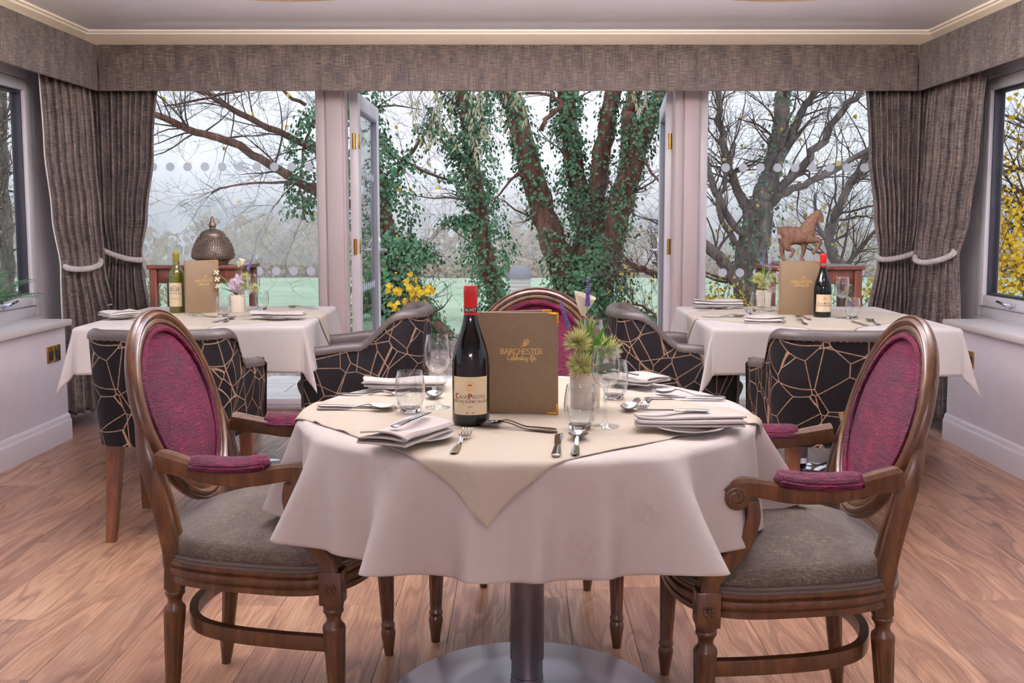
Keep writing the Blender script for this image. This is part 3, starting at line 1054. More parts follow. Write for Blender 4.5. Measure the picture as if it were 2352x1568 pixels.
def oval_chair(label):
    t = thing('oval_back_armchair', label, 'chair', group='oval-backed armchairs round the table')
    W = M['chairwood']
    FX, FY, RX, RY = .205, .258, -.19, .185
    # legs
    for s in (1, -1):
        lg = turned_leg(.355, (.215, s * .262), (FX, s * FY)).build('leg', W, t, angle=50)
        bk = MB().box((FX, s * FY, .393), (.052, .052, .078), .003)
        b = bk.build('leg_block', W, t)
        ro = MB()
        for ax, off in ((0, (.0265, 0)), (1, (0, s * .0265))):
            for q in range(8):
                a = q * PI / 4
                if ax == 0:
                    ro.sphere((FX + off[0], s * FY + .010 * math.cos(a), .393 + .012 * math.sin(a)), (.0025, .005, .005), 6, 4)
                else:
                    ro.sphere((FX + .010 * math.cos(a), s * FY + off[1], .393 + .012 * math.sin(a)), (.005, .0025, .005), 6, 4)
            if ax == 0:
                ro.sphere((FX + off[0], s * FY, .393), (.004, .005, .005), 6, 4)
            else:
                ro.sphere((FX, s * FY + off[1], .393), (.005, .004, .005), 6, 4)
        ro.build('rosette', W, b)
        turned_leg(.355, (-.222, s * .172), (RX - .008, s * RY)).build('leg', W, t, angle=50)
        # stile from the rear leg up into the oval
        pth = catmull([(RX - .008, s * RY, .350), (RX - .002, s * (RY + .006), .42), (RX - .010, s * .203, .50), (RX - .030, s * .213, .60), (RX - .056, s * .214, .69), (RX - .076, s * .200, .755)], 6)
        sec = [(-.019, -.020), (.019, -.020), (.024, -.012), (.024, .012), (.019, .020), (.008, .020), (.006, .016), (-.006, .016), (-.008, .020), (-.019, .020), (-.024, .012), (-.024, -.012)]
        n = len(pth)
        MB().sweep(pth, sec, up=(1, 0, 0), scale=[(1.05 - .25 * abs(i / n - .25)) * (1 - .5 * sstep(.65, 1, i / n)) for i in range(n)]).build('stile', W, t, angle=50)
    # seat rail with mouldings
    zr = .372
    out = seat_outline(1.0)
    # counter-clockwise path: side = tangent x up points outward
    prof = [(-.028, 0), (.006, 0), (.006, .012), (.003, .015), (.009, .022), (.011, .029), (.009, .036), (.004, .039), (.009, .045), (.009, .052), (.003, .058), (-.028, .058)]
    MB().sweep([p + Vector((0, 0, zr)) for p in out], prof, closed=True).build('seat_rail', W, t, angle=35)
    # seat cushion
    def cush(u, v):
        a = u * len(out)
        i = int(a) % len(out)
        p = out[i].lerp(out[(i + 1) % len(out)], a - int(a))
        if v < .12:
            k, z = .985, lerp(.428, .434, v / .12)
        elif v < .4:
            q = (v - .12) / .28
            k, z = .985 + .022 * math.sin(q * PI) - .03 * q * q, lerp(.434, .478, q)
        else:
            q = (v - .4) / .6
            k, z = .955 * (1 - q), .478 + .058 * math.sin(min(1, q * 1.0) * PI / 2) ** .9
        return (p.x * k, p.y * k, z)
    cu = MB().grid(cush, 72, 26, True).build('seat_cushion', M['seat'], t, angle=180)
    for zz, kk in ((.436, 1.006), (.4275, 1.012)):
        MB().tube([p * kk + Vector((0, 0, zz)) for p in out] + [out[0] * kk + Vector((0, 0, zz))], .0048, 8, caps=False).build('piping', M['piping'], cu)
    # stretcher hoop
    hp = catmull([(.205, .258, .258), (.08, .248, .258), (-.06, .222, .258), (-.150, .172, .258), (-.195, .085, .258), (-.205, 0, .258),
                  (-.195, -.085, .258), (-.150, -.172, .258), (-.06, -.222, .258), (.08, -.248, .258), (.205, -.258, .258)], 6)
    MB().sweep(hp, [(-.010, -.017), (.010, -.017), (.011, -.014), (.011, .014), (.010, .017), (-.010, .017), (-.011, .014), (-.011, -.014)]).build('stretcher', W, t, angle=30)
    # oval frame of the back
    rk = math.radians(17)
    cen = Vector((RX - .072, 0, .752))
    U = Vector((-math.sin(rk), 0, math.cos(rk)))
    Nn = Vector((math.cos(rk), 0, math.sin(rk)))
    def ov(a, ka, kb, d=0.0):
        x = ka * math.cos(a)
        z = kb * math.sin(a)
        if z < 0:
            x *= 1 - .05 * (z / .23) ** 2
        # gentle bow of the back
        return cen + Vector((0, x, 0)) + U * z + Nn * (d + .14 * x * x + .17 * z * z)
    ringp = [(-.022, -.014), (.020, -.014), (.026, -.008), (.027, .004), (.023, .010), (.019, .008), (.016, .013), (.010, .016), (.004, .014), (.001, .010), (-.004, .013), (-.010, .013), (-.014, .008), (-.018, .008), (-.022, .003)]
    vs, fs = [], []
    n, m = 96, len(ringp)
    for i in range(n):
        a = 2 * PI * i / n
        for r_, d_ in ringp:
            vs.append(ov(a, .197 + r_, .222 + r_, d_))
    for i in range(n):
        for k in range(m):
            fs.append((i * m + k, ((i + 1) % n) * m + k, ((i + 1) % n) * m + (k + 1) % m, i * m + (k + 1) % m))
    fr = MB().add(vs, fs).build('back_frame', W, t, angle=45)
    def padf(u, v):
        a = 2 * PI * u
        k = 1 - v
        return ov(a, .180 * k, .205 * k, .000 + .024 * (1 - k ** 4))
    pd = MB().grid(padf, 64, 12, True).build('back_pad', M['velvet'], t, angle=180)
    MB().tube([ov(2 * PI * i / 64, .171, .196, .010) for i in range(65)], .0075, 8, caps=False).build('piping', M['velvet'], pd)
    def padb(u, v):
        k = 1 - v
        return ov(2 * PI * u, .180 * k, .205 * k, -.010 - .006 * (1 - k ** 4))
    MB().grid(padb, 64, 8, True, flip=True).build('back_lining', M['velvet'], t, angle=180)
    # arms
    for s in (1, -1):
        pth = catmull([(RX - .018, s * .226, .668), (RX + .06, s * .238, .653), (-.06, s * .252, .640), (.03, s * .262, .642), (.10, s * .266, .655), (.142, s * .266, .657), (.166, s * .266, .640)], 6)
        sec = [(-.017, -.020), (.017, -.020), (.021, -.015), (.021, .013), (.016, .018), (.012, .015), (.008, .019), (-.008, .019), (-.012, .015), (-.016, .018), (-.021, .013), (-.021, -.015)]
        n = len(pth)
        ar = MB().sweep(pth, sec, scale=[1.15 - .2 * sstep(0, .25, i / n) + .12 * sstep(.7, 1, i / n) for i in range(n)])
        # rolled scroll at the end
        sp = []
        for q in range(26):
            a = -PI / 2 + 0.5 + q * .42
            r = .0235 * (1 - q / 34)
            sp.append((.153 + r * math.cos(a), s * .266, .640 + r * math.sin(a)))
        for q in range(len(sp) - 1):
            pass
        vs, fs = [], []
        m = len(sp)
        nn = 20
        for w_ in (-.0225, .0225):
            for q in range(nn):
                a = 2 * PI * q / nn
                vs.append((.150 + .0265 * math.cos(a), s * .266 + w_, .638 + .0265 * math.sin(a)))
        fs = [tuple(range(nn)), tuple(range(2 * nn - 1, nn - 1, -1))] + [(q, (q + 1) % nn, nn + (q + 1) % nn, nn + q) for q in range(nn)]
        ar.add(vs, fs)
        aro = ar.build('arm', W, t, angle=40)
        for w_ in (-.0228, .0228):
            MB().tube([(x, y + w_, z) for x, y, z in sp], .0022, 5).build('scroll', W, aro)
        sup = catmull([(.116, s * .264, .630), (.114, s * .264, .590), (.132, s * .263, .540), (.170, s * .261, .493), (FX - .006, s * FY, .452), (FX, s * FY, .405)], 6)
        n = len(sup)
        MB().sweep(sup, [(-.017, -.016), (.017, -.016), (.020, -.012), (.020, .012), (.016, .016), (.005, .013), (-.005, .013), (-.016, .016), (-.020, .012), (-.020, -.012)], up=(1, 0, 0), scale=[.85 + .45 * (i / n) for i in range(n)]).build('arm_support', W, t, angle=40)
        # arm pad
        pp = catmull([(-.125, s * .247, .662), (-.06, s * .253, .660), (0, s * .259, .662), (.065, s * .264, .672)], 6)
        n = len(pp)
        def apf(u, v):
            i = min(n - 1, int(v * (n - 1) + .5))
            e = abs(2 * v - 1)
            k = (1 - e ** 6) ** .5 if e < 1 else 0
            a = 2 * PI * u
            return (pp[i].x + (v - .5) * .012, pp[i].y + .0275 * k * math.cos(a), pp[i].z + ((.024 + .008 * e ** 4) * k * math.sin(a) if math.sin(a) > 0 else .012 * k * math.sin(a)))
        n_ = n
        ap = MB().grid(apf, 20, n - 1, True).build('arm_pad', M['velvet'], t, angle=180)
        ed = [(pp[i].x, pp[i].y + sg * .0262, pp[i].z - .002) for sg, rng in ((1, range(1, n - 1)), (-1, range(n - 2, 0, -1))) for i in rng]
        ed.append(ed[0])
        MB().tube(ed, .0065, 7, caps=False).build('piping', M['velvet'], ap)
    return t

c0 = oval_chair('oval-backed burgundy velvet armchair left of the round table, facing right')
c0.location = (-.606, 2.465, 0); c0.rotation_euler = (0, 0, math.radians(-5))
dup(c0, (.604, 2.325, 0), math.radians(180), 'oval-backed burgundy velvet armchair right of the round table, facing left')
dup(c0, (.032, 2.99, 0), math.radians(-94.5), 'oval-backed burgundy armchair on the far side of the round table, behind the menu')

# ------------------------------------------------------------------ patterned tub chair (faces local +x)
def tub_plan(s):
    """plan of the shell: s in -1..1 runs from the right arm front round the back to the left arm front; returns outer point, outward normal, height"""
    a = abs(s)
    sg = 1 if s > 0 else -1
    # back arc (a<.34), side (a>.34)
    hw, xb, xf = .275, -.275, .235
    rr = .11
    halfback = hw - .03 - rr
    l1, l2 = halfback, rr * PI / 2
    l3 = xf - (xb + rr)
    tot = l1 + l2 + l3
    d = a * tot
    if d < l1:
        p, n = Vector((xb - .018 * (1 - (d / l1) ** 2), d, 0)), Vector((-1, .1 * d / l1, 0))
    elif d < l1 + l2:
        th = (d - l1) / rr
        p, n = Vector((xb + rr - rr * math.cos(th), halfback + rr * math.sin(th), 0)), Vector((-math.cos(th), math.sin(th), 0))
    else:
        q = d - l1 - l2
        p, n = Vector((xb + rr + q, halfback + rr + .03 * sstep(0, 1, q / l3), 0)), Vector((0, 1, 0))
    n.normalize()
    x = p.x
    h = .665 + .148 * (1 - sstep(-.215, -.005, x)) - .022 * sstep(0.0, .235, x)
    return Vector((p.x, p.y * sg, 0)), Vector((n.x, n.y * sg, 0)), h

def tub_chair(label):
    t = thing('tub_chair', label, 'chair', group='patterned tub chairs at the square tables')
    NS = 96
    ZB = .372
    def outer(u, v):
        s = 2 * u - 1
        p, n, h = tub_plan(s)
        z = lerp(ZB, h - .030, v)
        fl = .030 * ((z - ZB) / .40) ** 1.3 * (1 if p.x < 0 else .4 + .6 * (1 - sstep(0, .2, p.x)))
        bl = .008 * math.sin(PI * v)
        return p + n * (fl + bl) + Vector((0, 0, z))
    MB().grid(outer, NS, 14).build('outer_panel', M['pattern'], t, angle=180)
    def rim(u, v):
        s = 2 * u - 1
        p, n, h = tub_plan(s)
        fl = .030 * ((h - .03 - ZB) / .40) ** 1.3 * (1 if p.x < 0 else .4 + .6 * (1 - sstep(0, .2, p.x)))
        if v < .4:                      # rolled top
            a = -.25 + (v / .4) * (PI + .25)
            w = .030
            c = p + n * (fl - w + .006)
            return c + n * (w * math.cos(a)) + Vector((0, 0, h - .030 + .030 * math.sin(a)))
        q = (v - .4) / .6               # inner wall down to the seat
        z = lerp(h - .030, .40, q)
        return p + n * (fl - .054 - .030 * q * (1 if p.x < -.1 else .2)) + Vector((0, 0, z))
    rm = MB().grid(rim, NS, 22).build('shell', M['leather'], t, angle=180)
    # arm fronts
    for sg in (1, -1):
        p, n, h = tub_plan(sg)
        def front(u, v, p=p, n=n, h=h):
            z = lerp(ZB, h - .006, v)
            w0 = .012 + .008 * v
            y = lerp(w0, -.056, u)
            bul = .018 * math.sin(PI * min(1, max(0, u))) ** .5
            if v > .93: y = lerp(w0 - .012, -.044, u)
            return Vector((p.x + bul, p.y + n.y * y, z))
        MB().grid(front, 10, 24).build('arm_front', M['leather'], t, angle=180)
    # seam bands where the back runs down into the arms
    for sg in (1, -1):
        for d in (.30, .312):
            sx = None
            for k in range(400):
                s = k / 400
                if tub_plan(s)[0].x > -.055 + (d - .30) * 1.6:
                    sx = s; break
            u = (sg * sx + 1) / 2
            MB().tube([rim(u, v * .4 / 10) + Vector((0, 0, .001)) for v in range(11)], .0028, 6).build('seam', M['leather'], t)
    # stud line under the rim
    st = MB()
    for k in range(0, 61):
        q = outer(k / 60, .985)
        p, n, h = tub_plan(2 * k / 60 - 1)
        st.sphere(q + n * .002, .0042, 6, 4)
    st.build('stud_trim', M['brass'], t)
    # seat
    def so(u, v):
        a = 2 * PI * u
        c, s_ = math.cos(a), math.sin(a)
        e = 2 / 4.0
        x = .02 + .245 * math.copysign(abs(c) ** e, c)
        y = .205 * math.copysign(abs(s_) ** e, s_)
        if x > .1: x += .055 * (1 - (y / .21) ** 2)
        if v < .15: k, z = .93, lerp(.375, .385, v / .15)
        elif v < .5:
            q = (v - .15) / .35
            k, z = .93 + .07 * math.sin(q * PI / 2), lerp(.385, .445, q)
        else:
            q = (v - .5) / .5
            k, z = math.cos(q * PI / 2) ** .55, .445 + .038 * math.sin(q * PI / 2)
        return (x * k + .01 * (1 - k), y * k, z)
    se = MB().grid(so, 56, 20, True)
    se.build('seat_cushion', M['leather'], t, angle=180)
    MB().box((-.01, 0, .385), (.46, .44, .03), .012).build('seat_base', M['pattern'], t)
    for sx, sy in ((1, 1), (1, -1), (-1, 1), (-1, -1)):
        xt, yt = (.19 if sx > 0 else -.20), sy * (.21 if sx > 0 else .185)
        xb_, yb_ = (xt + .012 if sx > 0 else xt - .050), yt + sy * .008
        vs = []
        for z, k in ((.375, .026), (.20, .022), (0.0, .0165)):
            q = 1 - z / .375
            cx, cy = lerp(xt, xb_, q ** 1.3), lerp(yt, yb_, q)
            for dx, dy in ((-1, -1), (1, -1), (1, 1), (-1, 1)):
                vs.append((cx + dx * k, cy + dy * k, z))
        fs = [(0, 1, 2, 3), (11, 10, 9, 8)] + [(4 * r + k, 4 * r + 4 + k, 4 * r + 4 + (k + 1) % 4, 4 * r + (k + 1) % 4) for r in range(2) for k in range(4)]
        MB().add(vs, fs).build('leg', M['legwood'], t, angle=30)
    return t

tb = tub_chair('tub chair with web-patterned velvet back seen from behind, at the left square table')
tb.location = (-1.365, 3.95, 0); tb.rotation_euler = (0, 0, math.radians(91))
dup(tb, (1.235, 3.93, 0), math.radians(87), 'tub chair with web-patterned velvet back seen from behind, at the right square table')
dup(tb, (-.745, 4.74, 0), math.radians(180), 'tub chair with web-patterned side at the right-hand end of the left square table')
dup(tb, (.735, 4.70, 0), math.radians(0), 'tub chair with web-patterned side at the left-hand end of the right square table')

# ------------------------------------------------------------------ tables and cloths
TX, TY, TR = .017, 2.42, .548
TZ = .752
rt = thing('round_table', 'round pedestal dining table with brushed steel disc base, under the white cloth', 'table', (TX, TY, 0))
MB().lathe([(0, .715), (TR - .02, .715), (TR - .004, .722), (TR - .002, .742), (TR - .008, .748), (0, .748)], 72).build('tabletop', M['darkwood'], rt)
MB().lathe([(0.0, 0), (.352, 0), (.354, .004), (.350, .010), (.20, .016), (.085, .022), (.060, .030), (.047, .045), (.0425, .060), (.0425, .062), (0, .062)], 96).build('base', M['steel'], rt, angle=60)
MB().lathe([(0, .060), (.0405, .060), (.0405, .078), (.0395, .079), (.0395, .1), (.0395, .12), (.0425, .121), (.0425, .70), (0, .70)], 48).build('column', M['polesteel'], rt, angle=40)
MB().lathe([(0, .695), (.16, .695), (.16, .715), (0, .715)], 32).build('top_bracket', M['polesteel'], rt)

def fold_r(a):
    # narrow ridges, wide valleys, unevenly spaced
    p = 13 * a / 2 + .9 + .55 * math.sin(3 * a + .4) + .3 * math.sin(7 * a)
    r1 = (.5 + .5 * math.cos(2 * p)) ** 2.2
    p2 = 23 * a / 2 + 2.0 + .5 * math.sin(4 * a)
    r2 = (.5 + .5 * math.cos(2 * p2)) ** 2
    return 2.3 * r1 * (.7 + .3 * math.sin(5 * a + 1)) + .8 * r2 - .85

def round_cloth():
    HEM = .775
    na, nr = 480, 56
    def fn(u, v):
        a = 2 * PI * u
        if v < .35:
            rho = TR * (v / .35)
        else:
            rho = lerp(TR, HEM, (v - .35) / .65)
        z = TZ
        if rho <= TR - .012:
            r = rho
            z += .0006 * math.sin(19 * a) * (rho / TR)
        else:
            d = rho - (TR - .012)
            rc = .016
            if d < rc * PI / 2:
                th = d / rc
                r = TR - .012 + rc * math.sin(th)
                z -= rc * (1 - math.cos(th))
            else:
                q = d - rc * PI / 2
                r = TR - .012 + rc + .10 * q
                z -= rc + q * .985
            q = max(0, d - .01)
            f = fold_r(a)
            r += (.30 * q * f if f > 0 else .26 * q * f)
            z += .02 * (q / .26) ** 2 * f
        return (TX + r * math.cos(a), TY + r * math.sin(a), z)
    o = MB().grid(fn, na, nr, True).build('round_tablecloth', M['linen'], angle=180)
    m = o.modifiers.new('thickness', 'SOLIDIFY'); m.thickness = .0016; m.offset = -1
    return tag(o, 'white damask cloth draped in folds over the round table', 'tablecloth')
round_cloth()

def overlay_cloth():
    S = .86
    ang = math.radians(38.9)
    ex = Vector((math.cos(ang), math.sin(ang)))
    ey = Vector((-math.sin(ang), math.cos(ang)))
    c = Vector((-.012, 2.362))
    n = 110
    def fn(u, v):
        p = c + ex * ((u - .5) * S) + ey * ((v - .5) * S)
        d2 = p - Vector((TX, TY))
        rho = d2.length
        a = math.atan2(d2.y, d2.x)
        z = TZ + .0022
        e = min(u, 1 - u, v, 1 - v) * S
        z += .004 * math.exp(-e / .02) * max(0, math.sin(26 * (u + v) + 3 * math.sin(9 * u - 5 * v))) if rho < TR - .03 else 0
        z += .0012 * (1 + math.sin(17 * u + 3 * math.sin(7 * v)) * math.sin(13 * v + 2)) * .5 if rho < TR - .03 else 0
        r = rho
        if rho > TR - .012:
            d = rho - (TR - .012)
            rc = .0205
            if d < rc * PI / 2:
                th = d / rc
                r = TR - .012 + rc * math.sin(th); z -= rc * (1 - math.cos(th))
            else:
                q = d - rc * PI / 2
                r = TR - .012 + rc + .14 * q; z -= rc + q * .98
            q = max(0, d - .01)
            f = fold_r(a)
            r += (.30 * q * f if f > 0 else .26 * q * f) + .004
        return (TX + r * math.cos(a), TY + r * math.sin(a), z)
    o = MB().grid(fn, n, n).build('overlay_cloth', M['cream'], angle=180)
    m = o.modifiers.new('thickness', 'SOLIDIFY'); m.thickness = .0014; m.offset = 1
    return tag(o, 'cream square overlay cloth laid cornerwise on the round table, its point hanging in front', 'tablecloth')
overlay_cloth()

def square_table(label, loc, rz, hx, hy, glossy):
    t = thing('square_table', label, 'table', loc, rz, 'square tables by the window')
    MB().box((0, 0, .728), (2 * hx, 2 * hy, .032), .006).build('tabletop', M['darkwood'], t)
    MB().lathe([(0, 0), (.28, 0), (.283, .006), (.275, .014), (.08, .024), (.045, .035), (.04, .06), (0, .06)], 64).build('base', M['chrome'], t, angle=60)
    MB().lathe([(0, .055), (.038, .055), (.038, .70), (0, .70)], 32).build('column', M['polesteel'], t)
    MB().box((0, 0, .703), (.4, .4, .018), .003).build('top_bracket', M['polesteel'], t)
    return t

def drape_rect(u, v, hx, hy, z0, rc, ripple, flare, seed):
    """flat cloth coordinates -> draped over a rectangle of half sizes hx, hy"""
    cxp, cyp = max(-hx, min(hx, u)), max(-hy, min(hy, v))
    dx, dy = u - cxp, v - cyp
    rho = math.hypot(dx, dy)
    if rho < 1e-6:
        return Vector((u, v, z0))
    nx, ny = dx / rho, dy / rho
    z = z0
    if rho < rc * PI / 2:
        th = rho / rc
        out, z = rc * math.sin(th), z0 - rc * (1 - math.cos(th))
    else:
        q = rho - rc * PI / 2
        corner = abs(nx) > 1e-3 and abs(ny) > 1e-3
        out, z = rc + flare * q, z0 - rc - q * .985
        if corner:
            ph = math.atan2(abs(ny), abs(nx))          # 0..pi/2 round the corner
            w = math.sin(2 * ph)
            out += q * (.20 * w - .10 * math.sin(4 * ph) ** 2 * 1.4)
        else:
            s = v if abs(nx) > abs(ny) else u
            near = 1.0
            out += q * ripple * math.sin(9.5 * s + seed + 1.3 * math.sin(4 * s)) 
    return Vector((cxp + nx * out, cyp + ny * out, z))

def square_cloth(label, loc, rz, hx, hy, ov, seed):
    n = 120
    SX, SY = hx + ov, hy + ov
    def fn(u, v):
        p = drape_rect((2 * u - 1) * SX, (2 * v - 1) * SY, hx, hy, TZ, .014, .10, .10, seed)
        return p
    o = MB().grid(fn, n, n).build('square_tablecloth', M['linen'], angle=180)
    o.location = loc; o.rotation_euler = (0, 0, rz)
    m = o.modifiers.new('thickness', 'SOLIDIFY'); m.thickness = .0016; m.offset = 1
    return tag(o, label, 'tablecloth', 'white tablecloths on the square tables')

def runner(label, loc, rz, hx, hy, cx, cy, ang, S, seed):
    n = 90
    ca, sa = math.cos(ang), math.sin(ang)
    def fn(u, v):
        a, b = (u - .5) * S, (v - .5) * S
        p = drape_rect(cx + a * ca - b * sa, cy + a * sa + b * ca, hx, hy, TZ + .0022, .0175, .10, .115, seed)
        return p
    o = MB().grid(fn, n, n).build('overlay_cloth', M['cream'], angle=180)
    o.location = loc; o.rotation_euler = (0, 0, rz)
    m = o.modifiers.new('thickness', 'SOLIDIFY'); m.thickness = .0014; m.offset = 1
    return tag(o, label, 'tablecloth', 'cream overlays on the square tables')

LT = ((-1.475, 4.85, 0), math.radians(3), .485, .51)
RT = ((1.375, 4.82, 0), math.radians(-1), .525, .54)
square_table('square pedestal table under a white cloth on the left, holding the white wine bottle', LT[0], LT[1], LT[2], LT[3], True)
square_table('square pedestal table under a white cloth on the right, in front of the horse figure', RT[0], RT[1], RT[2], RT[3], True)
square_cloth('white damask cloth on the left square table, its corner hanging low', LT[0], LT[1], LT[2] + .003, LT[3] + .003, .212, 1.2)
square_cloth('white damask cloth on the right square table, its corner hanging low', RT[0], RT[1], RT[2] + .003, RT[3] + .003, .212, 3.0)
runner('cream overlay cloth laid cornerwise on the left square table', LT[0], LT[1], LT[2] + .003, LT[3] + .003, 0.03, .03, math.radians(44), .88, 1.2)
runner('cream overlay cloth laid cornerwise on the right square table', RT[0], RT[1], RT[2] + .003, RT[3] + .003, -.02, .0, math.radians(45), .93, 3.0)

# ------------------------------------------------------------------ side tables by the window with the jar and the horse
def console(label, cx, cy, w, d, top):
    t = thing('side_table', label, 'side table', (cx, cy, 0), 0, 'wooden side tables by the window')
    MB().box((0, 0, top - .011), (w, d, .022), .005).build('top', M['darkwood'], t)
    for (a, b, sx, sy) in ((0, d / 2 - .035, w - .07, .02), (0, -d / 2 + .035, w - .07, .02), (w / 2 - .035, 0, .02, d - .07), (-w / 2 + .035, 0, .02, d - .07)):
        MB().box((a, b, top - .062), (sx, sy, .08), .003).build('apron', M['darkwood'], t)
    for sx in (1, -1):
        for sy in (1, -1):
            MB().box((sx * (w / 2 - .032), sy * (d / 2 - .032), (top - .022) / 2), (.042, .042, top - .022), .004).build('leg', M['darkwood'], t)
    MB().box((0, 0, .22), (w - .08, d - .08, .018), .003).build('shelf', M['darkwood'], t)
    return t
CT = .968
console('dark wooden side table by the window under the beehive-shaped jar', -1.815, 5.72, .545, .34, CT)
console('dark wooden side table by the window under the horse figure', 1.645, 5.70, .545, .34, CT - .004)

def urn():
    c = atY(490, 600, 5.72)
    t = thing('beehive_jar', 'brown studded beehive-shaped jar with a pointed lid', 'jar', (c.x, 5.72, CT))
    prof = [(0, 0), (.082, 0), (.086, .010), (.088, .018), (.108, .030), (.117, .042), (.117, .052), (.112, .080), (.103, .108), (.090, .136), (.074, .160), (0, .160)]
    bo = MB().lathe(prof, 48).build('body', M['bronze'], t)
    st = MB()
    zz = .036
    k = 0
    while zz < .158:
        r = interp([(p[1], p[0]) for p in prof[3:11]], zz)
        n = max(20, int(2 * PI * r / .0135))
        for i in range(n):
            a = 2 * PI * (i + .5 * (k % 2)) / n
            st.sphere((r * math.cos(a), r * math.sin(a), zz), .0058, 6, 4)
        zz += .0112; k += 1
    stuff(st.build('studs', M['bronze'], bo))
    MB().lathe([(0, .158), (.073, .158), (.074, .163), (.068, .176), (.054, .190), (.034, .199), (.018, .202), (.016, .207), (.021, .217), (.021, .226), (.013, .242), (.008, .258), (.005, .272), (0, .276)], 40).build('lid', M['bronze'], t)
urn()

def horse():
    S = .2965 / 114.0       # metres per photo pixel at that distance... real height about 0.29
    base = atY(1838, 597, 5.70)
    t = thing('horse_figure', 'carved brown horse figure with one foreleg raised, on a small plinth', 'figurine', (base.x, 5.70, CT - .004))
    MB().box((-.01, 0, .010), (.30, .085, .020), .003).build('plinth', M['plinth'], t)
    def q(px, py, y=0.0):
        return Vector(((px - 1838) * .00252, y, .020 + (595 - py) * .00252))
    bm = MB()
    H = M['horse']
    body = MB()
    # trunk, neck and head as one skinned chain
    def chain(pts, rads, flat, seg=14):
        path = catmull(pts, 5)
        n = len(path)
        rr = []
        for i in range(n):
            f = i / (n - 1) * (len(rads) - 1)
            a = int(min(len(rads) - 2, f))
            rr.append(lerp(rads[a], rads[a + 1], f - a))
        body.tube(path, rr, seg, flat=flat, up=(0, 0, 1))
    chain([q(1794, 538), q(1799, 536), q(1812, 537), q(1828, 537), q(1842, 536), q(1851, 532), q(1856, 527)], [.020, .052, .054, .049, .050, .052, .036], .6)
    chain([q(1846, 538), q(1854, 522), q(1861, 507), q(1868, 496), q(1876, 489)], [.052, .046, .036, .029, .022], .5)
    chain([q(1868, 488), q(1876, 488), q(1881, 494), q(1884, 502), q(1884, 507)], [.016, .022, .018, .013, .011], .6)
    chain([q(1875, 487), q(1877, 481)], [.006, .002], .6, 6)
    # legs
    chain([q(1804, 545, .012), q(1801, 560, .014), q(1797, 568, .014), q(1799, 580, .014), q(1801, 590, .014), q(1805, 594, .014)], [.042, .026, .015, .011, .009, .013], .65, 10)
    chain([q(1808, 546, -.012), q(1806, 562, -.014), q(1812, 567, -.014), q(1820, 569, -.014), q(1818, 578, -.014), q(1813, 585, -.014)], [.040, .024, .014, .011, .009, .012], .65, 10)
    chain([q(1846, 545, .010), q(1847, 560, .012), q(1846, 574, .012), q(1842, 588, .012), q(1846, 594, .012)], [.038, .022, .014, .010, .013], .65, 10)
    chain([q(1852, 542, -.010), q(1862, 545, -.014), q(1876, 547, -.014), q(1880, 553, -.014), q(1873, 566, -.014), q(1864, 577, -.014)], [.036, .024, .016, .013, .010, .012], .65, 10)
    bo = body.build('body', H, t, angle=180)
    tl = MB()
    tl.tube([q(1797, 528), q(1795, 520), q(1791, 519), q(1788, 527), q(1788, 534)], [.010, .013, .012, .010, .006], 10)
    tl.build('tail', H, t)
    mn = MB()
    for px, py in ((1873, 484), (1867, 489), (1862, 494), (1858, 500), (1854, 507), (1850, 513), (1846, 519)):
        mn.sphere(q(px - 1, py), (.0075, .006, .009), 8, 6)
    mn.build('mane', H, t)
horse()

# fern on the left sill
fe = thing('potted_fern', 'dark green fern in a pot on the left window sill', 'plant', (-2.60, 4.80, SILL))
MB().lathe([(0, 0), (.055, 0), (.075, .11), (.08, .11), (.08, .125), (.068, .125), (.06, .10), (0, .10)], 28).build('pot', M['china'], fe)
rf = random.Random(4)
for k in range(13):
    a = k * 2 * PI / 13 + .2
    if k in (3, 4, 5): a = math.radians({3: 84, 4: 76, 5: 66}[k])
    L = rf.uniform(.26, .40)
    if k in (3, 4, 5): L = {3: .30, 4: .42, 5: .36}[k]
    el = rf.uniform(.5, 1.1)
    if k in (3, 4, 5): el = {3: 1.5, 4: .72, 5: .95}[k]
    dx, dy = math.cos(a), math.sin(a)
    if dx < .02: L *= .32 if dx < -.2 else .6
    mb = MB()
    pth = [Vector((dx * L * t_ * (1 - .15 * t_), dy * L * t_ * (1 - .15 * t_), .11 + L * el * t_ * (1 - .62 * t_))) for t_ in [i / 18 for i in range(19)]]
    mb.tube(pth, [.0025 * (1 - i / 22) for i in range(19)], 5)
    for i in range(3, 19):
        t_ = i / 18
        w = .045 * (1 - t_) ** .6 + .006
        tg = (pth[min(18, i + 1)] - pth[i - 1]).normalized()
        sd = tg.cross(Vector((0, 0, 1))).normalized()
        for s in (1, -1):
            b = pth[i]
            tip = b + sd * s * w + tg * w * .4 - Vector((0, 0, w * .15))
            h = tg * .007
            mb.add([b - h, b + h, tip + h * .3, tip - h * .5], [(0, 1, 2, 3)])
    mb.build('frond', M['fern'], fe)

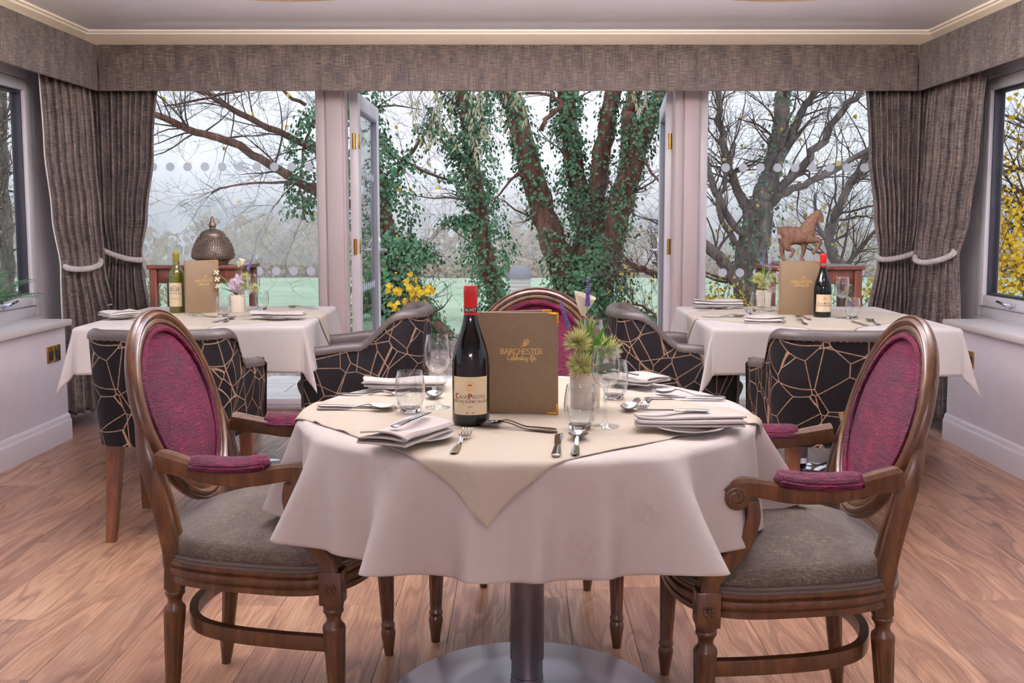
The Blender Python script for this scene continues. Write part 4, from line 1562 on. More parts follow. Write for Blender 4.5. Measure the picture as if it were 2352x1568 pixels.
# ------------------------------------------------------------------ drawn lettering (strokes; no font files)
def arc(cx, cy, rx, ry, a0, a1, n=14):
    return [(cx + rx * math.cos(math.radians(lerp(a0, a1, i / n))), cy + ry * math.sin(math.radians(lerp(a0, a1, i / n)))) for i in range(n + 1)]
GL = {
 'A': (.86, [[(.05, 0), (.43, 1)], [(.43, 1), (.81, 0)], [(.2, .36), (.67, .36)]]),
 'B': (.72, [[(.14, 0), (.14, 1)], [(.14, 1)] + arc(.36, .76, .26, .24, 90, -90) + [(.14, .52)], [(.14, .52)] + arc(.38, .26, .30, .26, 90, -90) + [(.14, 0)]]),
 'C': (.82, [arc(.46, .5, .40, .5, 48, 312, 22)]),
 'D': (.86, [[(.14, 0), (.14, 1)], [(.14, 1)] + arc(.34, .5, .46, .5, 90, -90) + [(.14, 0)]]),
 'E': (.66, [[(.14, 0), (.14, 1)], [(.14, 1), (.6, 1), (.6, .86)], [(.14, .52), (.5, .52)], [(.14, 0), (.62, 0), (.62, .15)]]),
 'G': (.86, [arc(.46, .5, .40, .5, 48, 330, 22) + [(.8, .42)], [(.56, .42), (.86, .42)]]),
 'H': (.88, [[(.14, 0), (.14, 1)], [(.74, 0), (.74, 1)], [(.14, .52), (.74, .52)]]),
 'I': (.34, [[(.17, 0), (.17, 1)]]),
 'L': (.62, [[(.14, 1), (.14, 0)], [(.14, 0), (.58, 0), (.58, .18)]]),
 'N': (.88, [[(.14, 0), (.14, 1)], [(.14, 1), (.74, 0)], [(.74, 0), (.74, 1)]]),
 'O': (.92, [arc(.46, .5, .40, .5, 0, 360, 26)]),
 'P': (.68, [[(.14, 0), (.14, 1)], [(.14, 1)] + arc(.36, .74, .28, .26, 90, -90) + [(.14, .48)]]),
 'R': (.78, [[(.14, 0), (.14, 1)], [(.14, 1)] + arc(.36, .75, .27, .25, 90, -90) + [(.14, .5)], [(.36, .5), (.76, 0)]]),
 'S': (.62, [arc(.32, .75, .23, .25, 40, 270, 14) + arc(.32, .25, .25, .25, 90, -145, 14)]),
 'T': (.76, [[(.38, 0), (.38, 1)], [(.04, .86), (.04, 1), (.72, 1), (.72, .86)]]),
 'U': (.84, [[(.13, 1), (.13, .32)] + arc(.42, .32, .29, .32, 180, 360, 12) + [(.71, 1)]]),
 'V': (.82, [[(.05, 1), (.41, 0)], [(.41, 0), (.77, 1)]]),
 'X': (.8, [[(.08, 0), (.72, 1)], [(.08, 1), (.72, 0)]]),
 'Ô': (.92, [arc(.46, .5, .40, .5, 0, 360, 26), [(.28, 1.12), (.46, 1.28), (.64, 1.12)]]),
 '0': (.62, [arc(.31, .5, .24, .5, 0, 360, 20)]),
 '1': (.42, [[(.22, 0), (.22, 1), (.08, .86)]]),
 '2': (.62, [arc(.31, .72, .24, .28, 160, -30, 12) + [(.06, 0), (.58, 0)]]),
 ' ': (.42, []),
}
SCR = {
 'C': (.62, [[(.56, .84), (.42, .97), (.2, .86), (.06, .5), (.1, .14), (.3, .0), (.58, .14)]]),
 'e': (.34, [[(.03, .18), (.2, .24), (.27, .38), (.17, .45), (.06, .3), (.08, .08), (.2, .0), (.36, .12)]]),
 'l': (.22, [[(.02, .12), (.14, .5), (.2, .92), (.13, .98), (.08, .6), (.08, .1), (.14, .0), (.24, .12)]]),
 'b': (.32, [[(.02, .12), (.14, .55), (.18, .95), (.1, .98), (.07, .5), (.08, .06), (.18, .0), (.28, .16), (.24, .38), (.12, .36)]]),
 'r': (.28, [[(.02, .1), (.09, .44), (.1, .36), (.1, .02)], [(.1, .3), (.18, .43), (.28, .42)]]),
 'a': (.36, [[(.27, .4), (.12, .43), (.05, .2), (.1, .02), (.22, .12), (.28, .42), (.28, .06), (.38, .1)]]),
 't': (.26, [[(.1, .82), (.09, .1), (.16, .0), (.26, .12)], [(-.02, .56), (.26, .6)]]),
 'i': (.2, [[(.06, .42), (.07, .06), (.13, .0), (.2, .12)], [(.07, .6), (.09, .64)]]),
 'n': (.38, [[(.05, .42), (.06, .02)], [(.06, .26), (.16, .42), (.25, .38), (.26, .06), (.32, .0), (.4, .12)]]),
 'g': (.36, [[(.27, .4), (.12, .43), (.05, .2), (.12, .02), (.24, .14), (.28, .42), (.26, -.2), (.14, -.42), (.02, -.3), (.3, .02)]]),
 'f': (.28, [[(.28, .86), (.2, .98), (.12, .7), (.1, .1), (.06, -.36), (.0, -.3)], [(.0, .42), (.26, .46)]]),
 ' ': (.3, []),
}
def smooth2(pl, n=4):
    return [(p.x, p.y) for p in catmull([(x, y, 0) for x, y in pl], n)]

def ribbons(polys, thick, thinw, serif=0.0):
    """2D quads for a list of polylines; upright strokes thicker than level ones"""
    quads = []
    for pl in polys:
        for (x0, y0), (x1, y1) in zip(pl, pl[1:]):
            dx, dy = x1 - x0, y1 - y0
            L = math.hypot(dx, dy)
            if L < 1e-9:
                continue
            w = lerp(thinw, thick, abs(dy) / L) / 2
            nx, ny = -dy / L * w, dx / L * w
            ex, ey = dx / L * w * .35, dy / L * w * .35
            quads.append([(x0 + nx - ex, y0 + ny - ey), (x0 - nx - ex, y0 - ny - ey), (x1 - nx + ex, y1 - ny + ey), (x1 + nx + ex, y1 + ny + ey)])
        if serif:
            for (x0, y0), (x1, y1) in ((pl[0], pl[1]), (pl[-1], pl[-2])):
                if abs(x1 - x0) < .62 * abs(y1 - y0) and (abs(y0) < .02 or abs(y0 - 1) < .02):
                    yy = y0 + (thinw / 2 if y0 < .5 else -thinw / 2)
                    quads.append([(x0 - serif, yy + thinw / 2), (x0 - serif, yy - thinw / 2), (x0 + serif, yy - thinw / 2), (x0 + serif, yy + thinw / 2)])
    return quads

def text_quads(s, height, font=GL, thick=.15, thinw=.07, serif=.13, track=.06, slant=0.0, cx=0.0, cy=0.0, caps=None):
    """centred on cx, baseline cy; caps: scale of every first letter"""
    out, x = [], 0.0
    first = True
    for ch in s:
        w, pls = font[ch]
        k = 1.0
        if caps and first and ch != ' ':
            k = caps
        first = (ch == ' ')
        if font is SCR:
            pls = [smooth2(p) if len(p) > 2 else p for p in pls]
        for q in ribbons(pls, thick, thinw, serif):
            out.append([((x + px * k + slant * py * k), py * k) for px, py in q])
        x += w * k + track
    W = x - track
    return [[(cx + (px - W / 2) * height, cy + py * height) for px, py in q] for q in out], W * height

def print_mesh(name, quads, mat, parent, mapf):
    mb = MB()
    for q in quads:
        n = len(q)
        mb.add([mapf(x, y) for x, y in q], [tuple(range(n))])
    return mb.build(name, mat, parent, smooth=False)

def leaf_emblem(s, cx, cy):
    """outlined oak leaf with veins"""
    half = [(0, 0), (.12, .10), (.08, .22), (.24, .26), (.22, .42), (.36, .52), (.28, .66), (.34, .82), (.18, .88), (.06, 1.02)]
    oth = [(0, 0), (-.08, .16), (-.18, .22), (-.12, .36), (-.28, .46), (-.20, .60), (-.30, .74), (-.14, .82), (-.10, .95), (.06, 1.02)]
    pl = [smooth2(half, 3), smooth2(oth, 3), [(-.12, -.30), (0, 0), (.03, .5), (.06, .95)], [(.01, .2), (.16, .36)], [(.02, .42), (.22, .6)], [(.04, .6), (.2, .76)], [(.01, .3), (-.12, .46)], [(.03, .52), (-.14, .66)]]
    a = math.radians(-38)
    out = []
    for q in ribbons(pl, .075, .075):
        out.append([(cx + (x * math.cos(a) - y * math.sin(a)) * s, cy + (x * math.sin(a) + y * math.cos(a)) * s) for x, y in q])
    return out

# ------------------------------------------------------------------ menu
def menu(label, spine, right, back, h, z, group='standing menus'):
    """booklet standing open; spine/right/back are plan points"""
    sp, rt_, bk = Vector(spine), Vector(right), Vector(back)
    t = thing('menu', label, 'menu', (sp.x, sp.y, z), math.atan2(rt_.y - sp.y, rt_.x - sp.x), group)
    W = (rt_ - sp).length
    fc = MB().box((W / 2, 0, h / 2), (W, .004, h), .0015).build('front_cover', M['menu'], t)
    ang = math.atan2(bk.y - sp.y, bk.x - sp.x) - math.atan2(rt_.y - sp.y, rt_.x - sp.x)
    R_ = Matrix.Rotation(ang, 4, 'Z')
    MB().box((W / 2, 0, h / 2), (W, .004, h), .0015, M=R_).build('back_cover', M['menu'], t)
    MB().tube([(0, .001, 0), (0, .001, h)], .0045, 10).build('spine', M['menu'], t)
    for f in (.3, .5, .7):
        Rp = Matrix.Rotation(ang * f, 4, 'Z')
        MB().box((W / 2 - .004, 0, h / 2), (W - .014, .0008, h - .012), M=Rp).build('page', M['page'], t, smooth=False)
    # metal corners on the free edge
    for Mx in (Matrix(), R_):
        for zz in (0, 1):
            s = 1 if zz == 0 else -1
            z0 = 0 if zz == 0 else h
            c = MB()
            L, w_ = .026, .0055
            c.box((W - w_ / 2 + .0006, 0, z0 + s * L / 2), (w_, .006, L), .001, M=Mx)
            c.box((W - L / 2 + .0006, 0, z0 + s * w_ / 2), (L, .006, w_), .001, M=Mx)
            c.build('metal_corner', M['gold'], t)
    f = lambda x, y: (W * .535 + x, -.0023, y)
    k = W / .186
    qs, _ = text_quads('BARCHESTER', .0124 * k, GL, .15, .09, .13, .05, cx=0, cy=h * .593)
    qs += text_quads('Celebrating life', .0135 * k, SCR, .11, .09, 0, .0, .12, cx=0, cy=h * .533)[0]
    qs += leaf_emblem(.019 * k, .004 * k, h * .672)
    print_mesh('lettering', qs, M['goldink'], fc, f)
    return t

# ------------------------------------------------------------------ bottles
def bottle(label, loc, kind):
    t = thing('wine_bottle', label, 'wine bottle', loc, 0, 'wine bottles')
    if kind == 'rhone':
        pr = [(0, .006), (.03, .004), (.037, 0), (.0405, .004), (.0415, .012), (.0415, .126), (.0408, .140), (.0387, .155), (.0342, .172), (.0290, .187), (.0232, .204), (.0188, .220), (.0160, .233), (.0147, .243), (.0143, .285), (0, .285)]
        gm, fm, cap = M['darkglass'], M['redfoil'], (.0150, .241, .304)
        z0, z1, r = .026, .109, .0419
    else:
        pr = [(0, .006), (.03, .004), (.036, 0), (.0375, .004), (.0382, .012), (.0382, .178), (.0376, .190), (.0350, .203), (.0290, .214), (.0220, .222), (.0170, .230), (.0146, .240), (.0143, .285), (0, .285)]
        gm, fm, cap = M['greenglass'], M['greenfoil'], (.0150, .238, .304)
        z0, z1, r = .032, .150, .0386
    MB().lathe(pr, 56).build('glass', gm, t, angle=60)
    rc, c0_, c1_ = cap
    zz = [(rc, c0_)]
    zz += [(rc, c1_ - .026)]
    for k in range(5):
        zz += [(rc + .0006, c1_ - .024 + k * .0034), (rc - .0002, c1_ - .0222 + k * .0034)]
    zz += [(rc, c1_ - .003), (rc - .0015, c1_), (0, c1_)]
    ca = MB().lathe(zz, 40, caps=False).build('capsule', fm, t, angle=60)
    bd = MB().lathe([(rc + .0002, c0_ + .006), (rc + .0002, c0_ + .0165)], 40, caps=False).build('neck_band', M['blackink'], ca)
    cyl = lambda rad: (lambda x, y: (rad * math.sin(x / rad), -rad * math.cos(x / rad), y))
    q, _ = text_quads('CALVET', .0062, GL, .2, .13, .1, .14, cx=-.002, cy=c0_ + .0082)
    print_mesh('lettering', q, M['whiteink'], ca, cyl(rc + .0006))
    # label
    wl = 2.06 if kind == 'rhone' else 1.95
    lb = MB().grid(lambda u, v: (r * math.sin((u - .5) * wl), -r * math.cos((u - .5) * wl), lerp(z0, z1, v)), 30, 6).build('label', M['paper'], t, angle=180)
    mp = cyl(r + .0004)
    H = z1 - z0
    black, red, gold = [], [], []
    if kind == 'rhone':
        def word(s, h, cx, cy):
            # red initial, dark rest
            qq, w = text_quads(s, h, GL, .13, .06, .1, .05, cx=cx, cy=cy, caps=1.45)
            return qq, w
        q1, w1 = text_quads('ALVET', .0065, GL, .13, .06, .1, .05, cx=-.0128, cy=z0 + H * .435)
        q2, w2 = text_quads('RESTIGE', .0065, GL, .13, .06, .1, .05, cx=.0205, cy=z0 + H * .435)
        black += q1 + q2
        red += text_quads('C', .0112, GL, .26, .12, 0, 0, cx=-.0128 - w1 / 2 - .0054, cy=z0 + H * .42)[0]
        red += text_quads('P', .0112, GL, .26, .12, .12, 0, cx=.0205 - w2 / 2 - .0046, cy=z0 + H * .42)[0]
        black += text_quads('CÔTES DU RHÔNE VILLAGES', .0056, GL, .15, .075, .1, .05, cx=0.0, cy=z0 + H * .318)[0]
        black += text_quads('2021', .0036, GL, .13, .09, 0, .25, cx=0.0, cy=z0 + H * .19)[0]
        red += [[(-.0085, z0 + H * .035), (.0085, z0 + H * .035), (.0085, z0 + H * .075), (-.0085, z0 + H * .075)]]
        gold += text_quads('CALVET', .0022, GL, .2, .14, 0, .2, cx=0, cy=z0 + H * .044)[0]
        black += [[(-.015, z0 + H * .268), (.015, z0 + H * .268), (.015, z0 + H * .276), (-.015, z0 + H * .276)]]
        # crest and filigree
        cz = z0 + H * .76
        gold += ribbons([arc(0, cz, .0075, .0075, 0, 360, 24), arc(0, cz, .0098, .0098, 20, 160, 12), arc(0, cz, .0098, .0098, 200, 340, 12)], .0014, .0014)
        for k in range(16):
            a = k * PI / 8
            gold += ribbons([[(math.cos(a) * .0085, cz + math.sin(a) * .0085), (math.cos(a) * .012, cz + math.sin(a) * .0125)]], .0009, .0009)
        red += ribbons([arc(0, cz - .001, .0042, .004, 20, 160, 8)], .0022, .0022)
        gold += ribbons([arc(0, cz - .002, .004, .003, 200, 340, 8)], .0015, .0015)
        for sx in (1, -1):
            for sy in (1, -1):
                bx, bz = sx * .0375, (z1 - .006 if sy > 0 else z0 + .006)
                for k, (ox, oz, rr) in enumerate(((0, 0, .003), (-.006, .0005, .0025), (-.012, 0, .0022), (0, -.007, .0026), (0, -.014, .0022), (-.005, -.005, .002))):
                    if sy < 0 and k in (2, 4): continue
                    gold += ribbons([arc(bx + sx * ox, bz + sy * oz, rr, rr, 30 * k, 30 * k + 290, 12)], .0007, .0007)
        gold += ribbons([[(-.0405, z0 + .002), (.0405, z0 + .002), (.0405, z1 - .002), (-.0405, z1 - .002), (-.0405, z0 + .002)]], .0006, .0006)
    else:
        q1, w1 = text_quads('CALVET PRESTIGE', .0062, GL, .14, .07, .1, .05, cx=0, cy=z0 + H * .53, caps=1.35)
        black += q1
        black += text_quads('BORDEAUX', .0052, GL, .14, .08, .1, .22, cx=0, cy=z0 + H * .31)[0]
        for yy, w in ((.455, .05), (.40, .026)):
            black += [[(-w / 2, z0 + H * yy), (w / 2, z0 + H * yy), (w / 2, z0 + H * (yy + .012)), (-w / 2, z0 + H * (yy + .012))]]
        black += text_quads('2021', .003, GL, .13, .09, 0, .25, cx=0.0, cy=z0 + H * .2)[0]
        red += [[(-.012, z0 + H * .045), (.012, z0 + H * .045), (.012, z0 + H * .075), (-.012, z0 + H * .075)]]
        # crest: two supporters round a shield
        cz = z0 + H * .74
        for sx in (1, -1):
            black += ribbons([smooth2([(sx * .007, cz - .010), (sx * .012, cz - .004), (sx * .010, cz + .006), (sx * .017, cz + .010), (sx * .023, cz + .004), (sx * .021, cz - .008), (sx * .024, cz - .012)]), smooth2([(sx * .014, cz - .012), (sx * .018, cz - .002), (sx * .020, cz + .006)])], .0022, .0016)
        black += ribbons([[(-.006, cz + .006), (-.006, cz - .004), (0, cz - .012), (.006, cz - .004), (.006, cz + .006), (-.006, cz + .006)], [(-.006, cz + .009), (-.007, cz + .016), (-.003, cz + .012), (0, cz + .018), (.003, cz + .012), (.007, cz + .016), (.006, cz + .009)], [(0, cz + .006), (0, cz - .010)]], .0012, .0012)
    print_mesh('black_print', black, M['blackink'], lb, mp)
    if red: print_mesh('red_print', red, M['redink'], lb, mp)
    if gold: print_mesh('gold_print', gold, M['goldink'], lb, mp)
    # raised moulding on the shoulder
    if kind == 'rhone':
        em = MB()
        sh = [(p[1], p[0]) for p in pr[5:14]]
        for row, zc, wd in (('CALVET', .142, .0085), ('VXOV', .157, .012), ('ORO', .174, .009)):
            qs, _ = text_quads(row, wd, GL, .18, .14, 0, .12, cx=0, cy=zc)
            for q_ in qs:
                vs = []
                for x, y in q_:
                    rr = interp(sh, y) + .0006
                    vs.append((rr * math.sin(x / rr), -rr * math.cos(x / rr), y))
                em.add(vs, [(0, 1, 2, 3)])
        em.build('moulded_crest', gm, t, smooth=False)
    return t

# ------------------------------------------------------------------ glasses
def wine_glass(label, loc, group, h=.18):
    k = h / .18
    t = thing('wine_glass', label, 'wine glass', loc, 0, group)
    bowl_o = [(.0042, .086), (.012, .089), (.022, .097), (.0295, .110), (.0325, .126), (.0325, .142), (.0300, .160), (.0272, .180)]
    bowl_i = [(.0262, .180), (.0290, .160), (.0314, .142), (.0314, .126), (.0284, .111), (.0205, .099), (.010, .0915), (0, .090)]
    MB().lathe([(r * k, z * k) for r, z in bowl_o + [(.0267, .1808)] + bowl_i], 40, caps=False).build('bowl', M['glass'], t, angle=60)
    MB().lathe([(r * k, z * k) for r, z in [(0, .0008), (.031, .0008), (.0315, .0018), (.029, .003), (.016, .0055), (.007, .010), (.0042, .018), (.0038, .045), (.0042, .075), (.0052, .086), (.003, .0905)]], 36, caps=False).build('stem', M['glass'], t, angle=60)
    return t

def tumbler(label, loc, group, h=.1):
    t = thing('tumbler', label, 'tumbler', loc, 0, group)
    k = h / .1
    MB().lathe([(r * k, z * k) for r, z in [(.0265, .012), (.031, .022), (.0355, .040), (.0365, .055), (.0345, .078), (.0302, .100), (.0296, .1006), (.0290, .100), (.0332, .078), (.0352, .055), (.0342, .040), (.0295, .023), (.022, .0145), (0, .0135)]], 40, caps=False).build('wall', M['glass'], t, angle=60)
    MB().lathe([(r * k, z * k) for r, z in [(0, .0006), (.0225, .0006), (.0248, .003), (.0262, .0115), (.0215, .0130), (0, .0125)]], 40).build('base', M['thickglass'], t, angle=40)
    return t

# ------------------------------------------------------------------ plate, napkin, cutlery
PLATE = None
def plate(label, loc, group):
    t = MB().lathe([(0, .001), (.040, .001), (.042, .003), (.055, .008), (.074, .0125), (.0765, .0135), (.0765, .0150), (.073, .0148), (.054, .0105), (.042, .0055), (0, .005)], 48).build('side_plate', M['china'], angle=50)
    t.location = loc
    return tag(t, label, 'plate', group)

def napkin(label, loc, rz, L, W, group, layers=4, puff=.012, seed=0, tilt=0.0):
    """folded linen napkin: flattened roll, local x along its length"""
    rn = random.Random(seed)
    n_ = 2 + layers
    # centreline of the folded sheet in the cross section (y, z)
    line = []
    hw = W / 2
    dz = puff / layers
    for k in range(layers):
        z = .002 + k * dz
        s = 1 if k % 2 == 0 else -1
        w_ = hw - .003 * k
        line += [(-s * w_ * .98, z), (-s * w_ * .5, z + .001), (0, z + .0015), (s * w_ * .5, z + .001)]
        if k < layers - 1:
            line += [(s * w_ * .97, z + dz * .1), (s * w_ * 1.02, z + dz * .5), (s * w_ * .97, z + dz * .9)]
        else:
            line += [(s * w_, z)]
    sm = smooth2(line, 3)
    ph = rn.random() * 6
    def fn(u, v):
        y, z = sm[min(len(sm) - 1, int(v * (len(sm) - 1) + .5))]
        x = (u - .5) * L
        e = abs(2 * u - 1)
        x += .004 * math.sin(40 * y + z * 600 + ph) * (1 if e > .9 else 0)
        wob = 1 + .05 * math.sin(5 * u + ph) + .02 * math.sin(11 * u + 2 * ph)
        zz = z * (1 + .18 * math.sin(6 * u + ph + 30 * y)) + .002 * math.sin(9 * u + ph) * (z / puff)
        return (x, y * wob + .004 * math.sin(4 * u + ph), max(.0012, zz) + tilt * (u - .5) * L)
    o = MB().grid(fn, 36, len(sm) - 1).build('napkin', M['linen'], angle=180)
    m = o.modifiers.new('thickness', 'SOLIDIFY'); m.thickness = .0034; m.offset = 0
    o.location = loc
    o.rotation_euler = (0, 0, rz)
    return tag(o, label, 'napkin', group)

def strip_mesh(secs, mb=None):
    """secs: list of (x, halfwidth, z, sag, thickness): lens shaped sections along x"""
    mb = mb or MB()
    m = 9
    def top(u, v):
        i = min(len(secs) - 1, int(u * (len(secs) - 1) + .5))
        x, w, z, sag, th = secs[i]
        s = 2 * v - 1
        return (x, s * w, z - sag * (1 - s * s))
    def bot(u, v):
        i = min(len(secs) - 1, int(u * (len(secs) - 1) + .5))
        x, w, z, sag, th = secs[i]
        s = 2 * v - 1
        return (x, s * w, z - sag * (1 - s * s) - th * (1 - .75 * abs(s) ** 3))
    n = len(secs) - 1
    mb.grid(lambda u, v: top(u, v), n, m - 1, flip=True)
    mb.grid(lambda u, v: bot(u, v), n, m - 1)
    # close the rim
    return mb

def spoon_mesh():
    L = .198
    secs = []
    for i in range(15):
        t = i / 14
        x = .002 + t * .128
        w = interp([(0, .0045), (.06, .0088), (.3, .0078), (.7, .0042), (1, .0036)], t)
        if i == 0: w = .004
        z = .0035 + .012 * sstep(.55, 1.0, t) * 1.0
        secs.append((x, w, z, -.0006, .0026))
    for i in range(1, 19):
        t = i / 18
        x = .130 + t * (L - .130)
        a = PI * (t ** .85)
        w = .0036 + .0180 * math.sin(min(PI, a)) ** .75 if t < 1 else .001
        z = .0155 - .004 * math.sin(t * PI * .6) - .0005 * t
        sag = .0085 * math.sin(min(1, t * 1.02) * PI) ** .8
        secs.append((x, w, z, sag, .0016))
    return strip_mesh(secs)

def fork_mesh():
    secs = []
    for i in range(15):
        t = i / 14
        x = .002 + t * .122
        w = interp([(0, .0042), (.06, .0088), (.3, .0078), (.7, .0042), (1, .0036)], t)
        z = .0035 + .011 * sstep(.55, 1.0, t)
        secs.append((x, w, z, -.0006, .0026))
    for i in range(1, 8):
        t = i / 7
        secs.append((.124 + t * .030, .0036 + .0090 * sstep(0, .75, t), .0145 - .006 * math.sin(t * PI / 2), .0012, .0018))
    mb = strip_mesh(secs)
    for k in range(4):
        y = (k - 1.5) * .0066
        pth = [(.153, y, .0078), (.165, y, .0052), (.178, y, .0056), (.190, y * .96, .0092), (.198, y * .95, .0130)]
        mb.tube(catmull(pth, 4), [.0026 - .0012 * (i / 16) for i in range(17)], 8, flat=.72)
    return mb

def knife_mesh(L=.21, small=False):
    mb = MB()
    hb = L * .47
    def hf(u, v):
        a = 2 * PI * u
        t = v
        w = interp([(0, .0075), (.1, .0098), (.6, .0082), (1, .0060)], t)
        h = interp([(0, .0030), (.5, .0034), (1, .0026)], t)
        if v == 0 or v == 1: w, h = w * .6, h * .6
        return (t * hb, w * math.cos(a), .0036 + h * math.sin(a))
    mb.grid(hf, 16, 16, True)
    mb.add([hf(i / 16, 0) for i in range(16)], [tuple(range(16))])
    n = 20
    def bf(s):
        def fn(u, v):
            x = hb - .004 + u * (L - hb + .004)
            back = -.0055 - .0006 * u
            edge = .0060 + .0035 * math.sin(u * PI * .62)
            tip = sstep(.80, 1.0, u)
            edge = lerp(edge, back + .0006, tip ** 1.6)
            y = lerp(back, edge, v)
            return (x, y, .0036 + s * .0009 * (1 - v * .85))
        return fn
    mb.grid(bf(1), n, 4, flip=True)
    mb.grid(bf(-1), n, 4)
    return mb

CUT = {}
CUT['spoon'] = spoon_mesh().build('spoon', M['silver'], angle=60)
CUT['fork'] = fork_mesh().build('fork', M['silver'], angle=60)
CUT['knife'] = knife_mesh().build('knife', M['silver'], angle=50)
CUT['butter_knife'] = knife_mesh(.165).build('butter_knife', M['silver'], angle=50)
USED = set()
def cutlery(kind, handle, tip, z, label, group, lift=0.0):
    o = CUT[kind]
    if kind in USED:
        o = o.copy(); COL.objects.link(o)
    USED.add(kind)
    h, p = Vector(handle), Vector(tip)
    o.location = (h.x, h.y, z)
    o.rotation_euler = (0, -lift, math.atan2(p.y - h.y, p.x - h.x))
    return tag(o, label, 'knife' if 'knife' in kind else kind, group)

# ------------------------------------------------------------------ flowers
def pompom(c, r, seed, parent, up=(0, 0, 1)):
    rn = random.Random(seed)
    mb, tips = MB(), MB()
    for k in range(230):
        z = rn.uniform(-.75, 1)
        a = rn.uniform(0, 2 * PI)
        q = math.sqrt(1 - z * z)
        d = Vector((q * math.cos(a), q * math.sin(a), z))
        L = r * rn.uniform(.8, 1.06)
        sd = d.cross(Vector((rn.random(), rn.random(), rn.random())) - Vector((.5, .5, .5))).normalized()
        w = r * .05
        b = Vector(c) + d * r * .15
        m_ = Vector(c) + d * L * .62
        e = Vector(c) + d * L + Vector((0, 0, .08 * r))
        mb.add([b - sd * w * .6, b + sd * w * .6, m_ + sd * w * 1.2, e, m_ - sd * w * 1.2], [(0, 1, 2, 3, 4)])
        if k % 3 == 0:
            up_ = d.cross(sd) * w * .5
            tips.add([m_ - sd * w * .7 + up_, m_ + sd * w * .7 + up_, e + up_ * .4 + d * w], [(0, 1, 2)])
    h = mb.build('flower_head', M['petalgreen'], parent, smooth=False)
    tips.build('petal_tips', M['petaltip'], h, smooth=False)

def lav(base, tip, seed, parent, frac=.5):
    rn = random.Random(seed)
    b, t_ = Vector(base), Vector(tip)
    MB().tube([b, b.lerp(t_, .5), t_], [.0014, .0012, .0008], 5).build('stem', M['stemgreen'], parent)
    mb = MB()
    ax = (t_ - b).normalized()
    n = 11
    for i in range(n):
        f = lerp(1 - frac, 1.0, i / (n - 1))
        c = b.lerp(t_, f)
        k = 1 - .55 * (i / n)
        for q in range(6):
            a = q * PI / 3 + i * .5
            s1 = ax.cross(Vector((0, 1, 0))).normalized(); s2 = ax.cross(s1)
            o = c + (s1 * math.cos(a) + s2 * math.sin(a)) * .0042 * k
            mb.sphere(o, (.0026 * k + .0006, .0026 * k + .0006, .0034 * k + .0006), 6, 4)
    mb.build('lavender_spike', M['lavender'], parent)

def blade(base, tip, w, parent, mat='blade', bend=.15):
    b, t_ = Vector(base), Vector(tip)
    n = 8
    side = (t_ - b).cross(Vector((0, -1, .2))).normalized()
    out = Vector((t_.x - b.x, t_.y - b.y, 0))
    vs, fs = [], []
    for i in range(n + 1):
        f = i / n
        c = b.lerp(t_, f) + out * (-bend * math.sin(PI * f)) + Vector((0, 0, .03 * math.sin(PI * f) * (t_ - b).length))
        ww = w * (1 - f) ** .6 * (.6 + .8 * min(1, f * 3)) if f < 1 else 0
        vs += [c - side * ww, c + side * ww + Vector((0, .0006, 0)), ]
    for i in range(n):
        fs.append((2 * i, 2 * i + 1, 2 * i + 3, 2 * i + 2))
    MB().add(vs, fs).build('leaf', M[mat], parent, angle=180)

def calla(base, head, r, parent):
    b, h = Vector(base), Vector(head)
    MB().tube([b, b.lerp(h, .6), h], [.0022, .002, .0026], 6).build('stem', M['stemgreen'], parent)
    def fn(u, v):
        a = 2 * PI * u
        k = v ** .8
        flare = r * (.12 + .88 * k) * (1 + .25 * v * math.cos(a - .6))
        return (h.x + flare * math.cos(a) * .9, h.y + flare * math.sin(a) * .6, h.z + r * 1.7 * v + r * .35 * v * math.cos(a - 2.6))
    MB().grid(fn, 24, 8, True).build('lily_bloom', M['lily'], parent, angle=180)

def daisy(c, r, parent, mat='lilac', n=6, face=(-.2, -1, .4)):
    c = Vector(c)
    N_ = Vector(face).normalized()
    s1 = N_.cross(Vector((0, 0, 1))).normalized(); s2 = s1.cross(N_)
    mb = MB()
    for k in range(n):
        a = 2 * PI * k / n
        d = s1 * math.cos(a) + s2 * math.sin(a)
        w = N_.cross(d) * r * .33
        mb.add([c, c + d * r * .55 + w + N_ * r * .2, c + d * r + N_ * r * .12, c + d * r * .55 - w + N_ * r * .2], [(0, 1, 2, 3)])
    mb.build('blossom', M[mat], parent, smooth=False)

# ------------------------------------------------------------------ setting the round table
Z0 = TZ + .0045        # on the cream overlay
ZW = TZ + .0015        # on the white cloth
G1 = 'laid on the round table'
menu('taupe leather menu with gold lettering standing on the round table', (-.098, 2.352), (.090, 2.338), (.075, 2.425), .243, Z0)
bottle('red wine bottle with red capsule standing before the menu on the round table', (-.112, 2.235, Z0), 'rhone').scale = (1.02, 1.02, 1.03)
wine_glass('empty wine glass left of the red wine bottle on the round table', (-.203, 2.42, Z0), 'wine glasses')
wine_glass('empty wine glass right of the menu, in front of the flowers on the round table', (.190, 2.195, Z0), 'wine glasses')
wine_glass('wine glass at the back of the round table, partly behind the flowers', (.205, 2.80, Z0), 'wine glasses')
tumbler('empty tumbler left of the wine glass on the round table', (-.265, 2.365, Z0), 'tumblers')
tumbler('empty tumbler at the front of the round table, before the flower pot', (.132, 2.165, Z0), 'tumblers')
tumbler('tumbler behind the wine glass right of the flowers on the round table', (.243, 2.545, Z0), 'tumblers')

